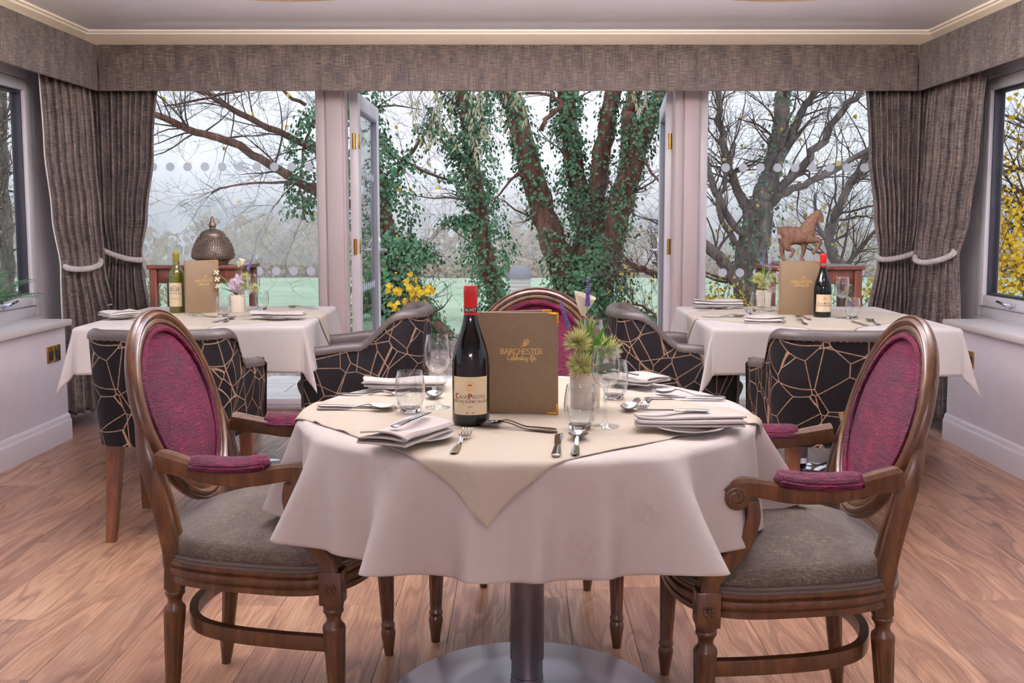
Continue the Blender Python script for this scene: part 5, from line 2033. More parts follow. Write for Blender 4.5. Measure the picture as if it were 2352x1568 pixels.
fp = thing('flower_arrangement', 'flower pot with green pompoms, lavender and a white lily on the round table', 'flowers', (.160, 2.43, Z0))
MB().lathe([(0, 0), (.034, 0), (.036, .003), (.0385, .085), (.0375, .09), (.035, .085), (.033, .01), (0, .008)], 36).build('pot', M['pot'], fp)
MB().lathe([(0, .078), (.0345, .080), (.02, .094), (0, .098)], 20).build('moss', M['stemgreen'], fp)
pompom((-.020, -.030, .165), .040, 1, fp)
pompom((-.012, -.035, .108), .043, 2, fp)
pompom((.055, .0, .140), .040, 3, fp)
lav((0, 0, .09), (.006, -.01, .318), 1, fp, .28)
lav((-.01, 0, .09), (-.062, -.012, .262), 2, fp, .36)
calla((.003, .01, .09), (-.006, .010, .226), .030, fp)
rb = random.Random(8)
for k in range(26):
    dx = rb.uniform(-.02, .085)
    hh = rb.uniform(.14, .225)
    blade((rb.uniform(.0, .02), rb.uniform(-.01, .02), .085), (dx, rb.uniform(-.05, .02), hh), .0046, fp)
for k in range(6):
    blade((0, 0, .09), (-.045 + .014 * k, -.03, .20 + .01 * (k % 3)), .0042, fp, 'blade')
for k in range(5):
    blade((.02, -.01, .09), (.05 + .012 * k, -.045 + .01 * k, .09 + .012 * (k % 3)), .006, fp, 'stemgreen')
for q in ((-.03, -.01, .222), (.022, -.005, .232), (.03, -.02, .218)):
    blade((0, 0, .18), q, .006, fp, 'palefoliage')

# side plates, napkins and cutlery
plate('white side plate under the front-left napkin on the round table', (-.212, 2.062, Z0), 'side plates')
napkin('white napkin folded askew on the front-left side plate of the round table', (-.232, 2.020, Z0 + .0155), math.radians(66), .19, .105, 'napkins', 3, .028, 3)
cutlery('butter_knife', (-.252, 1.945), (-.200, 2.085), Z0 + .0485, 'small knife lying on the front-left napkin', 'knives')
plate('white side plate under the right-hand napkin on the round table', (.370, 2.150, ZW + .002), 'side plates')
napkin('long white napkin rolled flat on the right-hand side plate of the round table', (.372, 2.165, ZW + .017), math.radians(-4), .235, .085, 'napkins', 4, .022, 5)
cutlery('butter_knife', (.415, 2.158), (.275, 2.168), ZW + .043, 'small knife lying along the right-hand napkin', 'knives')
plate('white side plate under the back-left napkin on the round table', (-.345, 2.700, ZW + .002), 'side plates')
napkin('white napkin folded flat on the back-left side plate of the round table', (-.315, 2.690, ZW + .017), math.radians(2), .22, .09, 'napkins', 3, .017, 7)
plate('white side plate under the back-right napkin on the round table', (.300, 2.775, ZW + .002), 'side plates')
napkin('white napkin folded on the back-right side plate of the round table', (.310, 2.755, ZW + .017), math.radians(-38), .17, .12, 'napkins', 3, .020, 9)
cutlery('butter_knife', (.235, 2.80), (.305, 2.69), ZW + .043, 'small knife lying on the back-right napkin', 'knives')
cutlery('knife', (-.500, 2.435), (-.30, 2.405), Z0, 'long knife at the left edge of the round table, beside a spoon', 'knives')
cutlery('spoon', (-.497, 2.395), (-.30, 2.385), Z0, 'dessert spoon at the left edge of the round table, beside a knife', 'spoons')
cutlery('fork', (-.487, 2.615), (-.29, 2.585), Z0, 'fork behind the left-hand tumbler on the round table', 'forks')
cutlery('spoon', (-.235, 2.72), (-.222, 2.53), Z0, 'spoon behind the left-hand tumbler, bowl towards the viewer', 'spoons')
cutlery('fork', (-.132, 1.925), (-.112, 2.14), Z0, 'fork lying at the front of the round table below the bottle', 'forks')
cutlery('spoon', (.082, 2.125), (-.10, 2.205), Z0, 'dessert spoon lying across the front of the round table before the menu', 'spoons')
cutlery('fork', (.080, 2.145), (-.10, 2.225), Z0 + .002, 'dessert fork lying across behind the dessert spoon, before the menu', 'forks')
cutlery('knife', (.069, 1.905), (.085, 2.11), Z0, 'knife pointing away at the front edge of the round table', 'knives')
cutlery('spoon', (.106, 1.910), (.125, 2.10), Z0, 'soup spoon before the front tumbler of the round table', 'spoons')
cutlery('knife', (.525, 2.535), (.315, 2.545), Z0, 'long knife at the right edge of the round table', 'knives')
cutlery('spoon', (.535, 2.555), (.352, 2.625), Z0, 'dessert spoon at the right edge of the round table, bowl to the left', 'spoons')
cutlery('spoon', (.305, 2.545), (.257, 2.36), Z0, 'spoon right of the wine glass, bowl towards the viewer', 'spoons')
cutlery('fork', (.335, 2.555), (.293, 2.37), Z0, 'fork right of the wine glass, prongs towards the viewer', 'forks')

# ------------------------------------------------------------------ setting the square tables
def tz(px, py, z=TZ + .004):
    p = atZ(px, py, z)
    return (p.x, p.y)
def T3(px, py):
    p = atZ(px, py, Z0)
    return (p.x, p.y, Z0)
LTn, RTn = 'on the left square table', 'on the right square table'
bottle('white wine bottle with olive capsule ' + LTn, T3(408, 717), 'bordeaux')
a, b = tz(428, 720), tz(504, 716)
menu('taupe menu with gold lettering standing beside the white wine bottle ' + LTn, a, b, (b[0] + .01, b[1] + .10), .262, Z0)
tumbler('tumbler in front of the flower pot ' + LTn, T3(513, 727), 'tumblers', .1)
wine_glass('wine glass before the flowers ' + LTn, T3(563, 727), 'wine glasses', .19)
wine_glass('wine glass behind the flowers ' + LTn, T3(583, 714), 'wine glasses', .19)
tumbler('tumbler right of the flowers ' + LTn, T3(602, 711), 'tumblers', .1)
q = T3(638, 733)
plate('white side plate under the rolled napkin ' + LTn, q, 'side plates')
napkin('white rolled napkin on the side plate ' + LTn, (q[0], q[1] + .005, Z0 + .0155), math.radians(2), .25, .085, 'napkins', 3, .022, 21)
q = T3(268, 733)
plate('white side plate under the folded napkin nearest the left wall', (q[0], q[1] + .04, Z0), 'side plates')
napkin('white folded napkin nearest the left wall ' + LTn, (q[0], q[1] + .04, Z0 + .0155), math.radians(55), .16, .10, 'napkins', 4, .022, 22)
cutlery('butter_knife', tz(250, 722), tz(280, 706), Z0 + .042, 'small knife on the napkin nearest the left wall', 'knives')
cutlery('spoon', tz(731, 710), tz(650, 706), Z0, 'spoon at the far right edge of the left square table', 'spoons')
cutlery('knife', tz(724, 706), tz(660, 705), Z0, 'knife at the far right edge of the left square table', 'knives')
cutlery('knife', tz(490, 741), tz(545, 728), Z0, 'knife at the near edge of the left square table', 'knives')
cutlery('spoon', tz(514, 741), tz(552, 725), Z0, 'spoon at the near edge of the left square table', 'spoons')
cutlery('fork', tz(498, 729), tz(440, 725), Z0, 'fork before the menu ' + LTn, 'forks')
f2 = thing('flower_arrangement', 'flower arrangement with lilac blossoms and lavender ' + LTn, 'flowers', T3(545, 716))
MB().lathe([(0, 0), (.036, 0), (.037, .003), (.037, .085), (.036, .088), (.034, .083), (.033, .01), (0, .008)], 30).build('pot', M['pot'], f2)
pompom((.040, -.02, .130), .036, 31, f2); pompom((.055, -.03, .175), .030, 32, f2); pompom((.088, -.01, .120), .030, 33, f2)
lav((0, 0, .09), (.090, 0, .285), 34, f2, .35)
daisy((-.004, -.04, .142), .036, f2); daisy((.022, -.045, .168), .032, f2, 'lilac', 5, (.4, -1, .2)); daisy((.0, -.02, .120), .03, f2)
calla((.01, 0, .09), (.028, 0, .235), .018, f2)
calla((.01, 0, .09), (.010, .01, .225), .016, f2)
for k in range(7):
    blade((0, 0, .085), (-.06 + .018 * k, -.02, .16 + .012 * (k % 4)), .004, f2, 'stemgreen')
for k in range(3):
    lvx = -.085 - .004 * k
    blade((0, 0, .085), (lvx, -.02, .125 + .035 * k), .004, f2, 'stemgreen')
    mb = MB()
    for i in range(6):
        mb.sphere((lvx + .004 * i - .012, -.02, .125 + .035 * k + .004 * ((i * 7) % 4)), .0055, 6, 4)
    mb.build('bud_spray', M['lily'], f2)

bottle('red wine bottle with red capsule ' + RTn, T3(1888, 727), 'rhone')
a, b = tz(1789, 722), tz(1882, 723)
menu('taupe menu with gold lettering standing behind the wine bottle ' + RTn, a, b, (b[0] - .02, b[1] + .10), .262, Z0)
wine_glass('wine glass right of the red wine bottle ' + RTn, T3(1932, 730), 'wine glasses', .195)
tumbler('tumbler right of the red wine bottle ' + RTn, T3(1958, 732), 'tumblers', .1)
wine_glass('wine glass left of the menu ' + RTn, T3(1772, 714), 'wine glasses', .19)
tumbler('tumbler left of the menu ' + RTn, T3(1740, 716), 'tumblers', .1)
q = T3(1648, 707)
plate('white side plate under the flat napkin at the far left ' + RTn, q, 'side plates')
napkin('white flat-folded napkin at the far left ' + RTn, (q[0], q[1], Z0 + .0155), math.radians(-4), .25, .10, 'napkins', 4, .030, 41)
q = T3(1762, 742)
napkin('white folded napkin under a spoon, near edge of the right square table', (q[0], q[1] + .05, Z0), math.radians(-20), .17, .12, 'napkins', 4, .030, 42)
cutlery('fork', tz(1602, 713), tz(1700, 710), Z0, 'fork before the far left napkin ' + RTn, 'forks')
cutlery('knife', tz(1612, 727), tz(1700, 728), Z0, 'knife left of the near napkin ' + RTn, 'knives')
cutlery('spoon', tz(1620, 729), tz(1714, 728), Z0, 'spoon left of the near napkin ' + RTn, 'spoons')
cutlery('fork', tz(1724, 722), tz(1708, 708), Z0, 'fork pointing towards the window left of the tumbler ' + RTn, 'forks')
cutlery('spoon', tz(1768, 735), tz(1735, 722), Z0 + .036, 'spoon resting on the near napkin ' + RTn, 'spoons')
cutlery('fork', tz(1852, 746), tz(1818, 728), Z0, 'fork before the menu ' + RTn, 'forks')
cutlery('spoon', tz(1862, 735), tz(1822, 724), Z0, 'spoon before the menu ' + RTn, 'spoons')
cutlery('knife', tz(1992, 749), tz(1952, 737), Z0, 'knife at the near right ' + RTn, 'knives')
cutlery('spoon', tz(2020, 747), tz(1983, 733), Z0, 'spoon at the near right ' + RTn, 'spoons')
f3 = thing('flower_arrangement', 'flower arrangement with pompoms, grass and upright lavender ' + RTn, 'flowers', T3(1754, 704))
MB().lathe([(0, 0), (.036, 0), (.037, .003), (.042, .085), (.041, .09), (.039, .085), (.034, .01), (0, .008)], 30).build('pot', M['pot'], f3)
pompom((-.038, -.03, .150), .040, 51, f3); pompom((-.010, -.04, .118), .040, 52, f3); pompom((.050, -.01, .150), .034, 53, f3)
lav((0, 0, .09), (-.010, 0, .300), 54, f3, .4)
lav((0, 0, .09), (.045, 0, .262), 55, f3, .4)
for k in range(10):
    blade((0, 0, .085), (-.045 + .014 * k, -.01, .19 + .015 * (k % 4)), .0036, f3)
blade((0, 0, .085), (-.10, -.03, .15), .008, f3)
daisy((.075, -.02, .165), .03, f3); daisy((.09, -.02, .20), .025, f3)

# ------------------------------------------------------------------ the garden
GZ = -.08
pat = struct(MB().span((-9, YB + .30, GZ - .2), (9, 8.3, GZ - .035)).build('patio', M['joint'], smooth=False))
struct(MB().span((-2.9, YB + .06, -.2), (2.8, YB + .32, -.012)).build('doorstep', M['slab'], smooth=False))
sl = None
yy = YB + .33
row = 0
while yy < 8.25:
    xx = -4.2 - (row % 2) * .3
    while xx < 4.2:
        if sl is None:
            sl = MB().box((0, 0, 0), (.592, .392, .04), .004, seg=1).build('slab', M['slab'], pat)
            o = sl
        else:
            o = bpy.data.objects.new('slab', sl.data); COL.objects.link(o); o.parent = pat
        o.location = (xx + .3, yy + .2, GZ - .02 + RND.uniform(-.002, .002))
        xx += .6
    yy += .4
    row += 1

def terrain(x, y):
    z = GZ
    if y > 21: z -= .10 * (y - 21) * min(1, (y - 21) / 12)
    if y > 110: z += .10 * (y - 110)
    if y > 110: z += .03 * (y - 110) * (x < 0) * min(1, -x / 200 if x < 0 else 0)
    z += .02 * noise.noise(Vector((x * .6, y * .6, 0)))
    return z
def ground(name, x0, x1, y0, y1, nx, ny, mat, dz=0.0, rough=0.0):
    def fn(u, v):
        x, y = lerp(x0, x1, u), lerp(y0, y1, v * v if y1 > 60 else v)
        return (x, y, terrain(x, y) + dz + rough * noise.noise(Vector((x * 5, y * 5, 3))))
    return struct(MB().grid(fn, nx, ny).build(name, mat, angle=180))
ground('leaf_litter_bed', -14, 14, 8.25, 11.3, 140, 40, M['litter'], .0, .05)
ground('lawn', -40, 40, 11.1, 24.2, 80, 40, M['lawn'])
ground('hillside', -260, 260, 23.5, 420, 80, 60, M['field'], -.15)
# side gardens beyond the side windows
ground('side_lawn', -40, -9, -6, 11.5, 20, 20, M['lawn'])
ground('side_lawn', 9, 40, -6, 11.5, 20, 20, M['lawn'])
ground('side_bed', -9.05, -3.1, -6, 8.4, 20, 20, M['litter'], -.03)
ground('side_bed', 3.0, 9.05, -6, 8.4, 20, 20, M['litter'], -.03)

LEAF = [(0, 0), (.42, .18), (.34, .52), (.0, 1.0), (-.34, .52), (-.42, .18)]
def add_leaf(mb, p, n, size, rn, up=None, nar=1.0):
    n = n.normalized()
    r = Vector((rn.uniform(-1, 1), rn.uniform(-1, 1), rn.uniform(-1.6, .2))) if up is None else up
    t = r - n * r.dot(n)
    if t.length < 1e-3: t = Vector((1, 0, 0))
    t.normalize()
    s = n.cross(t)
    mb.add([p + s * (a * size * nar) + t * (b * size) + n * (.10 * size * (abs(a) * 2)) for a, b in LEAF], [(0, 1, 2, 3), (0, 3, 4, 5)])

def ivy(mb, path, rads, count, rn, size=.05, clump=.35, spread=1.0):
    path = [Vector(p) for p in path]
    n = len(path)
    for k in range(count):
        f = rn.random() * (n - 1)
        i = int(f)
        p = path[i].lerp(path[i + 1], f - i)
        r = lerp(rads[i], rads[i + 1], f - i)
        a = rn.uniform(0, 2 * PI)
        d = Vector((math.cos(a), math.sin(a), rn.uniform(-.3, .4)))
        q = noise.noise(Vector((p.x * 3 + d.x * .8, p.y * 3 + d.y * .8, p.z * 3.2)))
        if q < -clump * .6 and rn.random() < .75:
            continue
        rr = r * (1 + max(0, q) * 1.6 * spread) * rn.uniform(.82, 1.10) + rn.random() ** 4 * .10 * spread
        add_leaf(mb, p + d * rr, d + Vector((rn.uniform(-.5, .5), rn.uniform(-.5, .5), rn.uniform(-.1, .7))), size * rn.uniform(.6, 1.25), rn)

def wob(pts, n, amt, rn):
    path = catmull(pts, n)
    off = rn.random() * 50
    return [p + Vector((noise.noise(Vector((off + i * .5, 0, 0))), noise.noise(Vector((off + i * .5, 9, 0))), noise.noise(Vector((off + i * .5, 0, 7))))) * amt for i, p in enumerate(path)]

def twigs(mb, p, d, L, r, depth, rn, droop=0.0, seg=4):
    n = 5 if depth > 0 else 4
    path, rr = [p], [r]
    cur, dd = p.copy(), d.normalized()
    for i in range(n):
        dd = (dd + Vector((rn.uniform(-1, 1), rn.uniform(-1, 1), rn.uniform(-1, 1))) * .26 + Vector((0, 0, -droop))).normalized()
        cur = cur + dd * (L / n)
        path.append(cur.copy()); rr.append(max(.0012, r * (1 - .75 * (i + 1) / n)))
    mb.tube(path, rr, 4 if r > .008 else 3, caps=False)
    if depth > 0:
        for k in range(rn.randint(3, 5)):
            i = rn.randint(1, n)
            s = Vector((rn.uniform(-1, 1), rn.uniform(-1, 1), rn.uniform(-.5, 1.0)))
            nd = (path[i] - path[i - 1]).normalized() * .7 + s * .75
            twigs(mb, path[i], nd, L * rn.uniform(.45, .7), max(.0015, rr[i] * .62), depth - 1, rn, droop, seg)
    return path

def limb_path(pts):
    return [atY(px, py, y) for px, py, y in pts]

def tree(name, label, cat, base, bark, limbs, rn, twigspec=(6, .7, 2), ivyspec=(), leafspec=None, group=None):
    """limbs: (pixel points with depth, r0, r1, n_twigs, wobble) ; ivyspec: (limb index, count, radius factor, add, size)"""
    t = thing(name, label, cat, base, 0, group)
    B = Vector(base)
    tw = MB()
    paths = []
    for k, (pts, r0, r1, nt, wb) in enumerate(limbs):
        path = wob(limb_path(pts), 6, wb, rn)
        n = len(path)
        rr = [lerp(r0, r1, i / (n - 1)) * (1 + .10 * noise.noise(Vector((i * .7, k * 3, 0)))) for i in range(n)]
        paths.append((path, rr))
        mb = MB().tube([p - B for p in path], rr, 14 if r0 > .03 else 7)
        mb.build('trunk' if k == 0 else 'limb', bark, t, angle=180)
        for q in range(nt):
            i = rn.randint(max(1, n // 6), n - 1)
            s = Vector((rn.uniform(-1, 1), rn.uniform(-.8, .8), rn.uniform(-.5, 1)))
            d = (path[i] - path[i - 1]).normalized() * .6 + s
            twigs(tw, path[i] - B, d, twigspec[1] * rn.uniform(.6, 1.3), min(.016, max(.003, rr[i] * .28)), twigspec[2], rn, .03)
    if tw.v:
        stuff(tw.build('twigs', M['twig'], t, angle=180))
    iv = MB()
    for (k, cnt, fac, add, size) in ivyspec:
        path, rr = paths[k]
        ivy(iv, [p - B for p in path], [r * fac + add for r in rr], cnt, rn, size)
    if iv.v:
        stuff(iv.build('ivy_leaves', M['ivy'], t, smooth=False))
    if leafspec:
        cnt, mat, size, y0, y1 = leafspec
        lf = MB()
        for q in range(cnt):
            path, rr = paths[rn.randint(0, len(paths) - 1)]
            p = rn.choice(path) - B + Vector((rn.uniform(-.5, .5), rn.uniform(-.4, .4), rn.uniform(-.5, .4)))
            add_leaf(lf, p, Vector((rn.uniform(-1, 1), rn.uniform(-1, .2), rn.uniform(-.2, 1))), size * rn.uniform(.6, 1.3), rn)
        stuff(lf.build('autumn_leaves', mat, t, smooth=False))
    return t, paths

rn = random.Random(21)
tree('ivy_clad_tree', 'large multi-stemmed tree wrapped in ivy outside the garden doors', 'tree', (.72, 11.0, GZ), M['bark'], [
    ([(1350, 790, 11.0), (1352, 720, 11.0), (1358, 640, 11.0), (1362, 560, 11.0)], .36, .18, 0, .02),
    ([(1330, 770, 10.9), (1306, 660, 10.9), (1272, 560, 10.9), (1238, 455, 10.9), (1208, 350, 10.8), (1185, 260, 10.8), (1165, 190, 10.8), (1120, 40, 10.8)], .17, .085, 8, .03),
    ([(1358, 620, 11.1), (1345, 520, 11.2), (1325, 420, 11.3), (1310, 310, 11.3), (1300, 220, 11.3), (1296, 40, 11.4)], .13, .085, 5, .03),
    ([(1372, 600, 11.1), (1368, 500, 11.2), (1376, 400, 11.2), (1392, 300, 11.2), (1408, 215, 11.2), (1440, 40, 11.3)], .12, .085, 4, .03),
    ([(1385, 640, 10.9), (1410, 530, 10.9), (1440, 420, 10.8), (1468, 330, 10.8), (1500, 255, 10.8), (1535, 200, 10.8), (1640, 40, 10.7)], .15, .07, 6, .03),
    ([(1440, 420, 10.9), (1444, 330, 11.0), (1446, 260, 11.1), (1462, 200, 11.1), (1500, 60, 11.2)], .10, .07, 3, .03),
    ([(1225, 420, 10.8), (1190, 400, 10.7), (1160, 430, 10.6), (1130, 470, 10.6)], .02, .008, 6, .03),
    ([(1240, 300, 10.8), (1262, 265, 10.8), (1290, 240, 10.8), (1250, 215, 10.8), (1190, 215, 10.7)], .028, .015, 5, .02),
    ([(1460, 340, 10.8), (1500, 400, 10.6), (1540, 440, 10.5)], .02, .008, 5, .02),
], rn, (6, .75, 2), ((0, 5200, .95, .02, .052), (1, 2600, 1.02, .01, .044), (2, 4200, 1.0, .03, .044), (3, 900, 1.02, .005, .042), (4, 2600, 1.02, .01, .044), (5, 300, 1.02, .005, .042)))
rn = random.Random(22)
tree('ivy_clad_tree', 'slender leaning tree thick with ivy between the left door and the large ivy tree', 'tree', (-.30, 13.0, GZ), M['bark'], [
    ([(1150, 720, 13.0), (1128, 640, 13.0), (1108, 560, 13.0), (1098, 470, 13.0), (1086, 380, 13.0), (1076, 290, 13.0), (1060, 210, 13.0), (1030, 40, 13.0)], .13, .075, 16, .05),
    ([(1090, 420, 13.0), (1060, 360, 12.9), (1020, 330, 12.8), (990, 250, 12.8)], .03, .012, 8, .04),
    ([(1080, 330, 13.0), (1110, 270, 13.1), (1120, 210, 13.2)], .03, .015, 5, .04),
    ([(1100, 520, 13.0), (1060, 500, 12.9), (1035, 520, 12.8)], .02, .01, 4, .04),
], rn, (6, .8, 2), ((0, 6000, 1.35, .09, .048), (1, 500, 1.2, .06, .05), (2, 260, 1.2, .06, .05), (3, 400, 1.2, .08, .055)))
rn = random.Random(23)
tree('ivy_clad_tree', 'ivy-covered tree beside the open left door, its branches reaching across the left window', 'tree', (-1.42, 10.5, GZ), M['bark'], [
    ([(890, 790, 10.5), (888, 680, 10.5), (880, 560, 10.5), (866, 460, 10.5), (840, 350, 10.5), (815, 230, 10.5), (790, 60, 10.5)], .17, .08, 10, .04),
    ([(872, 480, 10.5), (800, 468, 10.5), (738, 447, 10.4), (629, 384, 10.3), (534, 328, 10.2), (435, 298, 10.1), (373, 269, 10.0), (300, 250, 9.9)], .055, .028, 26, .02),
    ([(850, 390, 10.5), (790, 372, 10.5), (737, 348, 10.5), (617, 293, 10.6), (526, 247, 10.7), (486, 221, 10.7), (420, 190, 10.8)], .045, .022, 24, .02),
    ([(790, 430, 10.4), (664, 419, 10.2), (553, 423, 10.0), (486, 441, 9.9)], .018, .007, 14, .02),
    ([(700, 240, 10.6), (620, 200, 10.6), (520, 215, 10.5), (380, 245, 10.4)], .02, .010, 16, .03),
    ([(862, 450, 10.5), (910, 400, 10.6), (960, 330, 10.7), (990, 280, 10.7)], .025, .010, 8, .02),
    ([(870, 330, 10.5), (930, 370, 10.6), (990, 400, 10.6), (1060, 420, 10.7)], .022, .012, 6, .02),
    ([(885, 560, 10.5), (940, 570, 10.3), (975, 600, 10.2)], .03, .012, 4, .02),
    ([(815, 250, 10.5), (740, 260, 10.5), (700, 330, 10.5), (690, 420, 10.4), (700, 500, 10.4)], .02, .008, 4, .03),
], rn, (6, .62, 2), ((0, 5200, 1.3, .10, .048), (7, 1100, 1.0, .14, .046), (5, 400, 1.0, .08, .045), (8, 1300, 1.0, .13, .044), (6, 160, 1.0, .06, .05)),
    (60, M['yellowleaf'], .05, 0, 0))
rn = random.Random(24)
tree('bare_tree', 'bare spreading grey tree outside the right window, behind the horse figure', 'tree', (2.26, 9.6, GZ), M['barkgrey'], [
    ([(1722, 800, 9.6), (1726, 700, 9.6), (1724, 600, 9.6), (1738, 520, 9.6), (1748, 460, 9.6)], .19, .13, 0, .01),
    ([(1735, 520, 9.6), (1700, 450, 9.6), (1670, 370, 9.5), (1655, 290, 9.5), (1648, 205, 9.4), (1640, 60, 9.4)], .05, .02, 22, .05),
    ([(1745, 470, 9.6), (1770, 400, 9.6), (1790, 310, 9.7), (1798, 215, 9.7), (1800, 60, 9.8)], .10, .06, 12, .04),
    ([(1750, 465, 9.6), (1815, 410, 9.6), (1870, 350, 9.6), (1930, 260, 9.6), (1985, 200, 9.6), (2060, 90, 9.6)], .05, .02, 22, .05),
    ([(1755, 480, 9.6), (1820, 435, 9.4), (1900, 400, 9.3), (1990, 345, 9.2), (2060, 300, 9.1)], .04, .018, 20, .05),
    ([(1728, 560, 9.6), (1680, 510, 9.5), (1640, 430, 9.4), (1618, 360, 9.4), (1598, 300, 9.3), (1560, 200, 9.3)], .042, .018, 20, .05),
    ([(1722, 690, 9.5), (1690, 640, 9.4), (1650, 590, 9.3), (1605, 550, 9.2), (1570, 520, 9.2)], .07, .04, 10, .03),
    ([(1765, 420, 9.6), (1810, 330, 9.7), (1840, 260, 9.8), (1880, 200, 9.8)], .05, .03, 14, .03),
    ([(1690, 560, 9.5), (1650, 480, 9.4), (1670, 400, 9.4), (1690, 330, 9.4)], .03, .015, 10, .03),
], rn, (6, .62, 2), ((0, 500, 1.05, .0, .04), (2, 350, 1.05, .0, .04)), (140, M['autumnleaf'], .045, 0, 0))
rn = random.Random(25)
tree('bare_tree', 'thin bare branching sapling outside the right window, nearest the curtain', 'tree', (3.55, 10.4, GZ), M['barkgrey'], [
    ([(1965, 820, 10.4), (1940, 640, 10.4), (1905, 560, 10.4), (1925, 480, 10.4), (1960, 410, 10.4), (2010, 330, 10.4)], .07, .03, 22, .04),
    ([(1935, 620, 10.4), (1985, 560, 10.3), (2040, 500, 10.2)], .03, .012, 14, .03),
    ([(1920, 580, 10.4), (1880, 520, 10.4), (1870, 440, 10.4)], .03, .012, 12, .03),
], rn, (6, .7, 2), (), (60, M['autumnleaf'], .045, 0, 0))
rn = random.Random(26)
tree('bare_shrub', 'brown bare shrub right of the large ivy tree, beside the right door', 'shrub', (1.62, 9.8, GZ), M['bark'], [
    ([(1560, 820, 9.8), (1540, 700, 9.8), (1520, 640, 9.7), (1480, 620, 9.7), (1440, 600, 9.6)], .05, .02, 16, .03),
    ([(1545, 720, 9.8), (1530, 640, 9.8), (1500, 600, 9.8)], .03, .012, 10, .03),
    ([(1545, 760, 9.8), (1500, 720, 9.7), (1450, 690, 9.6)], .02, .008, 10, .03),
], rn, (6, .5, 2), (), (50, M['autumnleaf'], .05, 0, 0))
rn = random.Random(27)
tree('ivy_log', 'ivy-covered leaning stump with bright yellow leaves on the lawn edge', 'tree stump', (-1.0, 10.0, GZ), M['bark'], [
    ([(1035, 775, 10.0), (1010, 750, 10.0), (980, 720, 10.0), (958, 680, 10.0), (940, 645, 10.0)], .06, .04, 3, .01),
], rn, (6, .4, 1), ((0, 500, 1.1, .015, .045),))
yl = thing('yellow_leaved_sapling', 'sapling with a few bright yellow leaves before the leaning stump', 'sapling', (-1.05, 9.5, GZ))
mb, st = MB(), MB()
B = Vector((-1.05, 9.5, GZ))
for px, py in ((952, 635), (936, 648), (912, 662), (932, 660), (955, 657), (946, 672), (962, 668), (984, 655), (975, 668), (948, 690), (934, 690), (905, 697), (908, 706), (982, 690), (898, 660), (990, 660), (918, 668), (940, 668)):
    p = atY(px, py, 9.4 + RND.random() * .3) - B
    for q in range(3):
        add_leaf(mb, p + Vector((RND.uniform(-.02, .02), 0, RND.uniform(-.02, .02))), Vector((RND.uniform(-.5, .5), -1, RND.uniform(-.2, .6))), .065, RND)
    st.tube([p, p * .6 + Vector((0, 0, .05)), Vector((0, 0, .1))], .004, 4)
st.tube([(0, 0, 0), (0, 0, .2)], .008, 6)
st.build('stems', M['twig'], yl)
stuff(mb.build('yellow_leaves', M['yellowleaf'], yl, smooth=False))

# bushes at the foot of the trees
def bush(label, px, py, Y, rx, rz, mat, count, seed, size=.05, name='bush'):
    rn = random.Random(seed)
    c = atY(px, py, Y)
    t = thing(name, label, 'bush', (c.x, Y, GZ))
    mb, tw = MB(), MB()
    for k in range(count):
        a, z = rn.uniform(0, 2 * PI), rn.random()
        r = rx * math.sqrt(max(0, 1 - z * z * .8)) * rn.uniform(.55, 1.05)
        p = Vector((r * math.cos(a), r * .7 * math.sin(a), z * rz * rn.uniform(.8, 1.1)))
        add_leaf(mb, p, Vector((math.cos(a), math.sin(a), rn.uniform(0, 1))), size * rn.uniform(.6, 1.3), rn)
    for k in range(8):
        twigs(tw, Vector((rn.uniform(-.1, .1), 0, 0)), Vector((rn.uniform(-.8, .8), rn.uniform(-.3, .3), 1)), rz * 1.2, .008, 1, rn)
    stuff(tw.build('twigs', M['twig'], t, angle=180))
    stuff(mb.build('foliage', mat, t, smooth=False))
bush('low green ivy bush at the foot of the tree by the left door', 905, 740, 10.2, .55, .75, M['ivy'], 2200, 61)
bush('low ivy and bramble bush right of the large ivy tree', 1480, 750, 10.2, .5, .35, M['ivy'], 900, 62)
bush('yellow-green bush low outside the right window', 1640, 720, 8.9, .6, .75, M['autumnleaf'], 1100, 63, .035)
bush('yellow-green bush low outside the right window nearest the curtain', 1990, 700, 9.3, .6, .8, M['autumnleaf'], 900, 64, .035)
bush('green scrub low outside the left window nearest the curtain', 345, 710, 9.4, .55, .75, M['palefoliage'], 1200, 65, .04)

# pale hanging sprays at the head of the opening
hs = thing('hanging_foliage', 'pale hanging leaf sprays at the top of the garden view', 'foliage', (-.5, 9.2, 3.4))
rn = random.Random(31)
B = Vector((-.5, 9.2, 3.4))
mb, tw = MB(), MB()
for k in range(15):
    px = rn.choice((rn.gauss(1050, 45), rn.gauss(1090, 30), rn.gauss(1000, 25), rn.gauss(1190, 14), rn.gauss(1465, 14)))
    L = rn.uniform(.15, .62) * (1 if px < 1150 else .55)
    top = atY(px, 150, 9.2 + rn.uniform(-.4, .4)) - B
    path = [top + Vector((.04 * math.sin(i + k), 0, -(.25 + L) * i / 6)) for i in range(7)]
    tw.tube(path, .003, 3, caps=False)
    for i in range(1, 7):
        for q in range(3):
            p = path[i] + Vector((rn.uniform(-.02, .02), rn.uniform(-.02, .02), rn.uniform(-.04, .04)))
            add_leaf(mb, p, Vector((rn.uniform(-1, 1), -1, rn.uniform(-.3, .3))), .075, rn, Vector((rn.uniform(-.8, .8), 0, -1)), .32)
for v in range(5):
    twigs(tw, Vector((-.6 + .5 * v, 0, .35)), Vector((1, 0, -.1)), 1.2, .012, 0, rn)
stuff(tw.build('twigs', M['twig'], hs, angle=180))
stuff(mb.build('leaves', M['palefoliage'], hs, smooth=False))

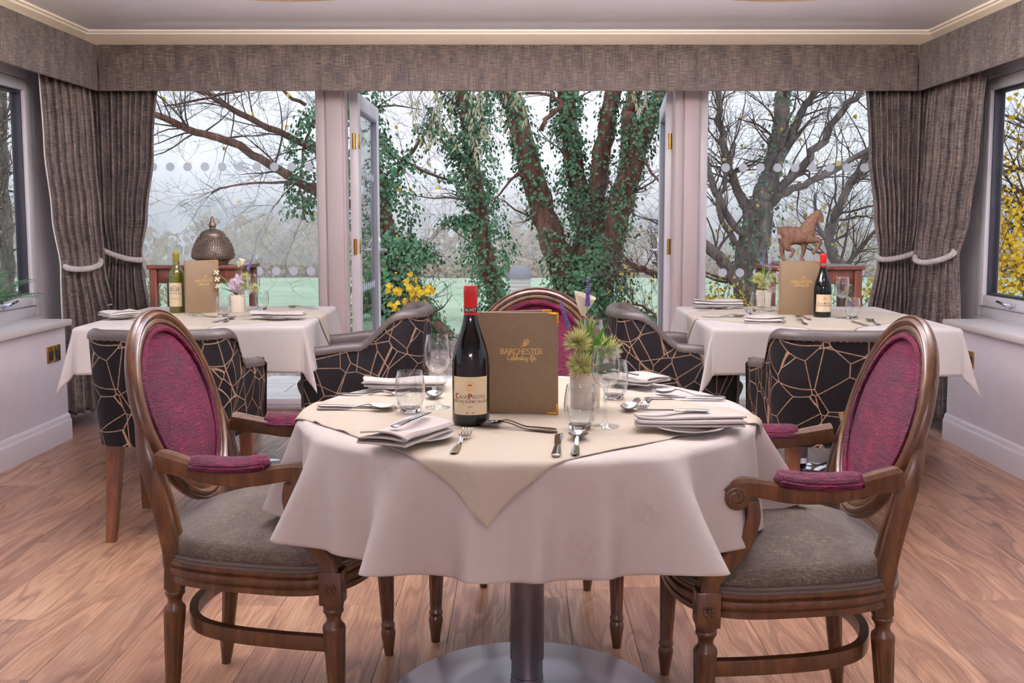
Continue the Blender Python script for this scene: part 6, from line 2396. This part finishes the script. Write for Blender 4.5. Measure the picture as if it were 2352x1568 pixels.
# trees past the side windows
def side_tree(label, x, y, mat, count, seed, h=3.4):
    rn = random.Random(seed)
    t = thing('garden_tree', label, 'tree', (x, y, GZ))
    tr, tw, lf = MB(), MB(), MB()
    path = wob([(0, 0, 0), (.1, 0, 1.0), (0, .1, 2.0), (.15, 0, h)], 5, .08, rn)
    tr.tube(path, [.12 * (1 - .6 * i / len(path)) for i in range(len(path))], 10)
    tr.build('trunk', M['barkgrey'], t)
    for k in range(44):
        i = rn.randint(3, len(path) - 1)
        d = Vector((rn.uniform(-1, 1), rn.uniform(-1, 1), rn.uniform(-.2, .9)))
        ph = twigs(tw, path[i], d, rn.uniform(.8, 1.6), .018, 2, rn)
        for q in range(count // 44):
            p = rn.choice(ph) + Vector((rn.uniform(-.25, .25), rn.uniform(-.25, .25), rn.uniform(-.25, .25)))
            add_leaf(lf, p, Vector((rn.uniform(-1, 1), rn.uniform(-1, 1), rn.uniform(-1, 1))), .045 * rn.uniform(.6, 1.3), rn)
    stuff(tw.build('twigs', M['twig'], t, angle=180))
    stuff(lf.build('leaves', mat, t, smooth=False))
side_tree('thin brown-leaved tree outside the left side window', -8.0, 15.4, M['scrub'], 800, 71)
side_tree('bare brown tree further off outside the left side window', -11.6, 21.5, M['scrub'], 700, 72, 4.6)
side_tree('bright yellow-leaved tree outside the right side window', 5.35, 10.3, M['yellowleaf'], 2600, 73)
side_tree('tall bare tree outside the right side window', 6.6, 12.6, M['autumnleaf'], 500, 74, 4.5)
bush('green bush low outside the left side window', 20, 700, 9.6, .8, .45, M['ivy'], 1300, 66, .05)
bush('yellow bush low outside the right side window', 2345, 600, 9.4, .7, 1.5, M['yellowleaf'], 2600, 67, .042)

# bollard light on the path
c = atY(1195, 660, 8.7)
bo = thing('bollard_light', 'grey-domed white bollard garden light outside the doors', 'garden light', (c.x, 8.7, GZ))
MB().lathe([(0, 0), (.09, 0), (.09, .03), (.075, .04), (.075, .62), (0, .62)], 28).build('post', M['bollardgrey'], bo)
lo = MB().lathe([(0, .62), (.088, .62), (.088, .80), (0, .80)], 28).build('lens', M['bollardwhite'], bo)
for k in range(5):
    MB().lathe([(.080, .635 + k * .034), (.102, .630 + k * .034), (.102, .636 + k * .034), (.080, .648 + k * .034), (.080, .635 + k * .034)], 28, caps=False).build('louvre', M['bollardwhite'], lo)
MB().lathe([(0, .795), (.104, .795), (.106, .812), (.100, .845), (.080, .882), (.050, .902), (0, .908)], 28).build('dome', M['bollardgrey'], bo)

# low bank at the far edge of the lawn, woods and hills
rn = random.Random(41)
bk = thing('hedge_bank', 'low brown hedge bank along the far edge of the lawn', 'hedge', (0, 24.3, terrain(0, 24.3)))
mb = MB()
for k in range(9000):
    x = rn.uniform(-24, 24)
    p = Vector((x, rn.uniform(-.4, .4), rn.random() * (.36 + .12 * noise.noise(Vector((x * .5, 0, 0))))))
    add_leaf(mb, p, Vector((rn.uniform(-.6, .6), -1, rn.uniform(-.2, .8))), .14 * rn.uniform(.6, 1.3), rn)
stuff(mb.build('foliage', M['scrub'], bk, smooth=False))
MB().grid(lambda u, v: (lerp(-24, 24, u), -.3 + .6 * v, .30 * math.sin(PI * v) + .03 * math.sin(u * 160)), 120, 6).build('bank', M['litter'], bk)

def woods(name, label, y0, y1, xs, ntree, h0, h1, mat, leaf, per, seed, topf):
    rn = random.Random(seed)
    mb, tk = MB(), MB()
    for k in range(ntree):
        y = rn.uniform(y0, y1)
        x = rn.uniform(-xs, xs) * y / y0
        top = topf(x / y) + rn.uniform(-1, 1) * (h1 - h0) * .22
        H = rn.uniform(h0, h1)
        rad = H * rn.uniform(.26, .4)
        base = top - H
        for q in range(per):
            u = rn.random()
            a = rn.uniform(0, 2 * PI)
            prof = math.sin(PI * min(1, .12 + .88 * u)) ** .6
            r = rad * prof * math.sqrt(rn.random())
            p = Vector((x + r * math.cos(a), y + r * math.sin(a), base + H * (.08 + .92 * u)))
            add_leaf(mb, p, Vector((rn.uniform(-1, 1), -1, rn.uniform(-.5, 1))), leaf * rn.uniform(.5, 1.4), rn)
        tk.tube([(x, y, base - 1), (x + rad * .1, y, base + H * .8)], [.02 * H, .006 * H], 5, caps=False)
    o = mb.build(name, mat, smooth=False)
    stuff(tk.build('trunks', M['twig'], o, angle=180))
    o['label'] = label; o['category'] = 'woodland'
    return stuff(o)
woods('woodland', 'misty band of autumn trees beyond the lawn', 46, 72, 32, 90, 5.5, 9.0, M['wood1'], .42, 240, 81, lambda s: 1.1 + .9 * noise.noise(Vector((s * 9, 1, 0))) - .5 * (s > .02))
woods('woodland', 'hazy second line of trees on the slope', 115, 160, 80, 110, 7, 12, M['wood2'], .9, 190, 82, lambda s: 2.0 + 1.8 * noise.noise(Vector((s * 7, 4, 0))) + 1.0 * (s < -.15))
woods('woodland', 'pale blue wooded ridge on the horizon', 270, 330, 190, 190, 10, 16, M['wood2'], 1.8, 170, 83, lambda s: 4.2 + 2.2 * noise.noise(Vector((s * 6, 8, 0))) + 2.0 * sstep(.05, -.35, s))

# mist over the valley
vm = bpy.data.materials.new('valley_mist')
vm.use_nodes = True
vm.node_tree.nodes.clear()
vo = vm.node_tree.nodes.new('ShaderNodeOutputMaterial')
vs_ = vm.node_tree.nodes.new('ShaderNodeVolumeScatter')
vs_.inputs['Color'].default_value = (.95, .95, 1.0, 1)
vs_.inputs['Density'].default_value = .014
vs_.inputs['Anisotropy'].default_value = 0.0
vm.node_tree.links.new(vs_.outputs[0], vo.inputs['Volume'])
mo = MB().span((-300, 15.0, -30), (300, 400, 5.0)).build('valley_mist', vm, smooth=False)
tag(mo, 'thin mist lying over the valley and hills', 'mist', kind='stuff')
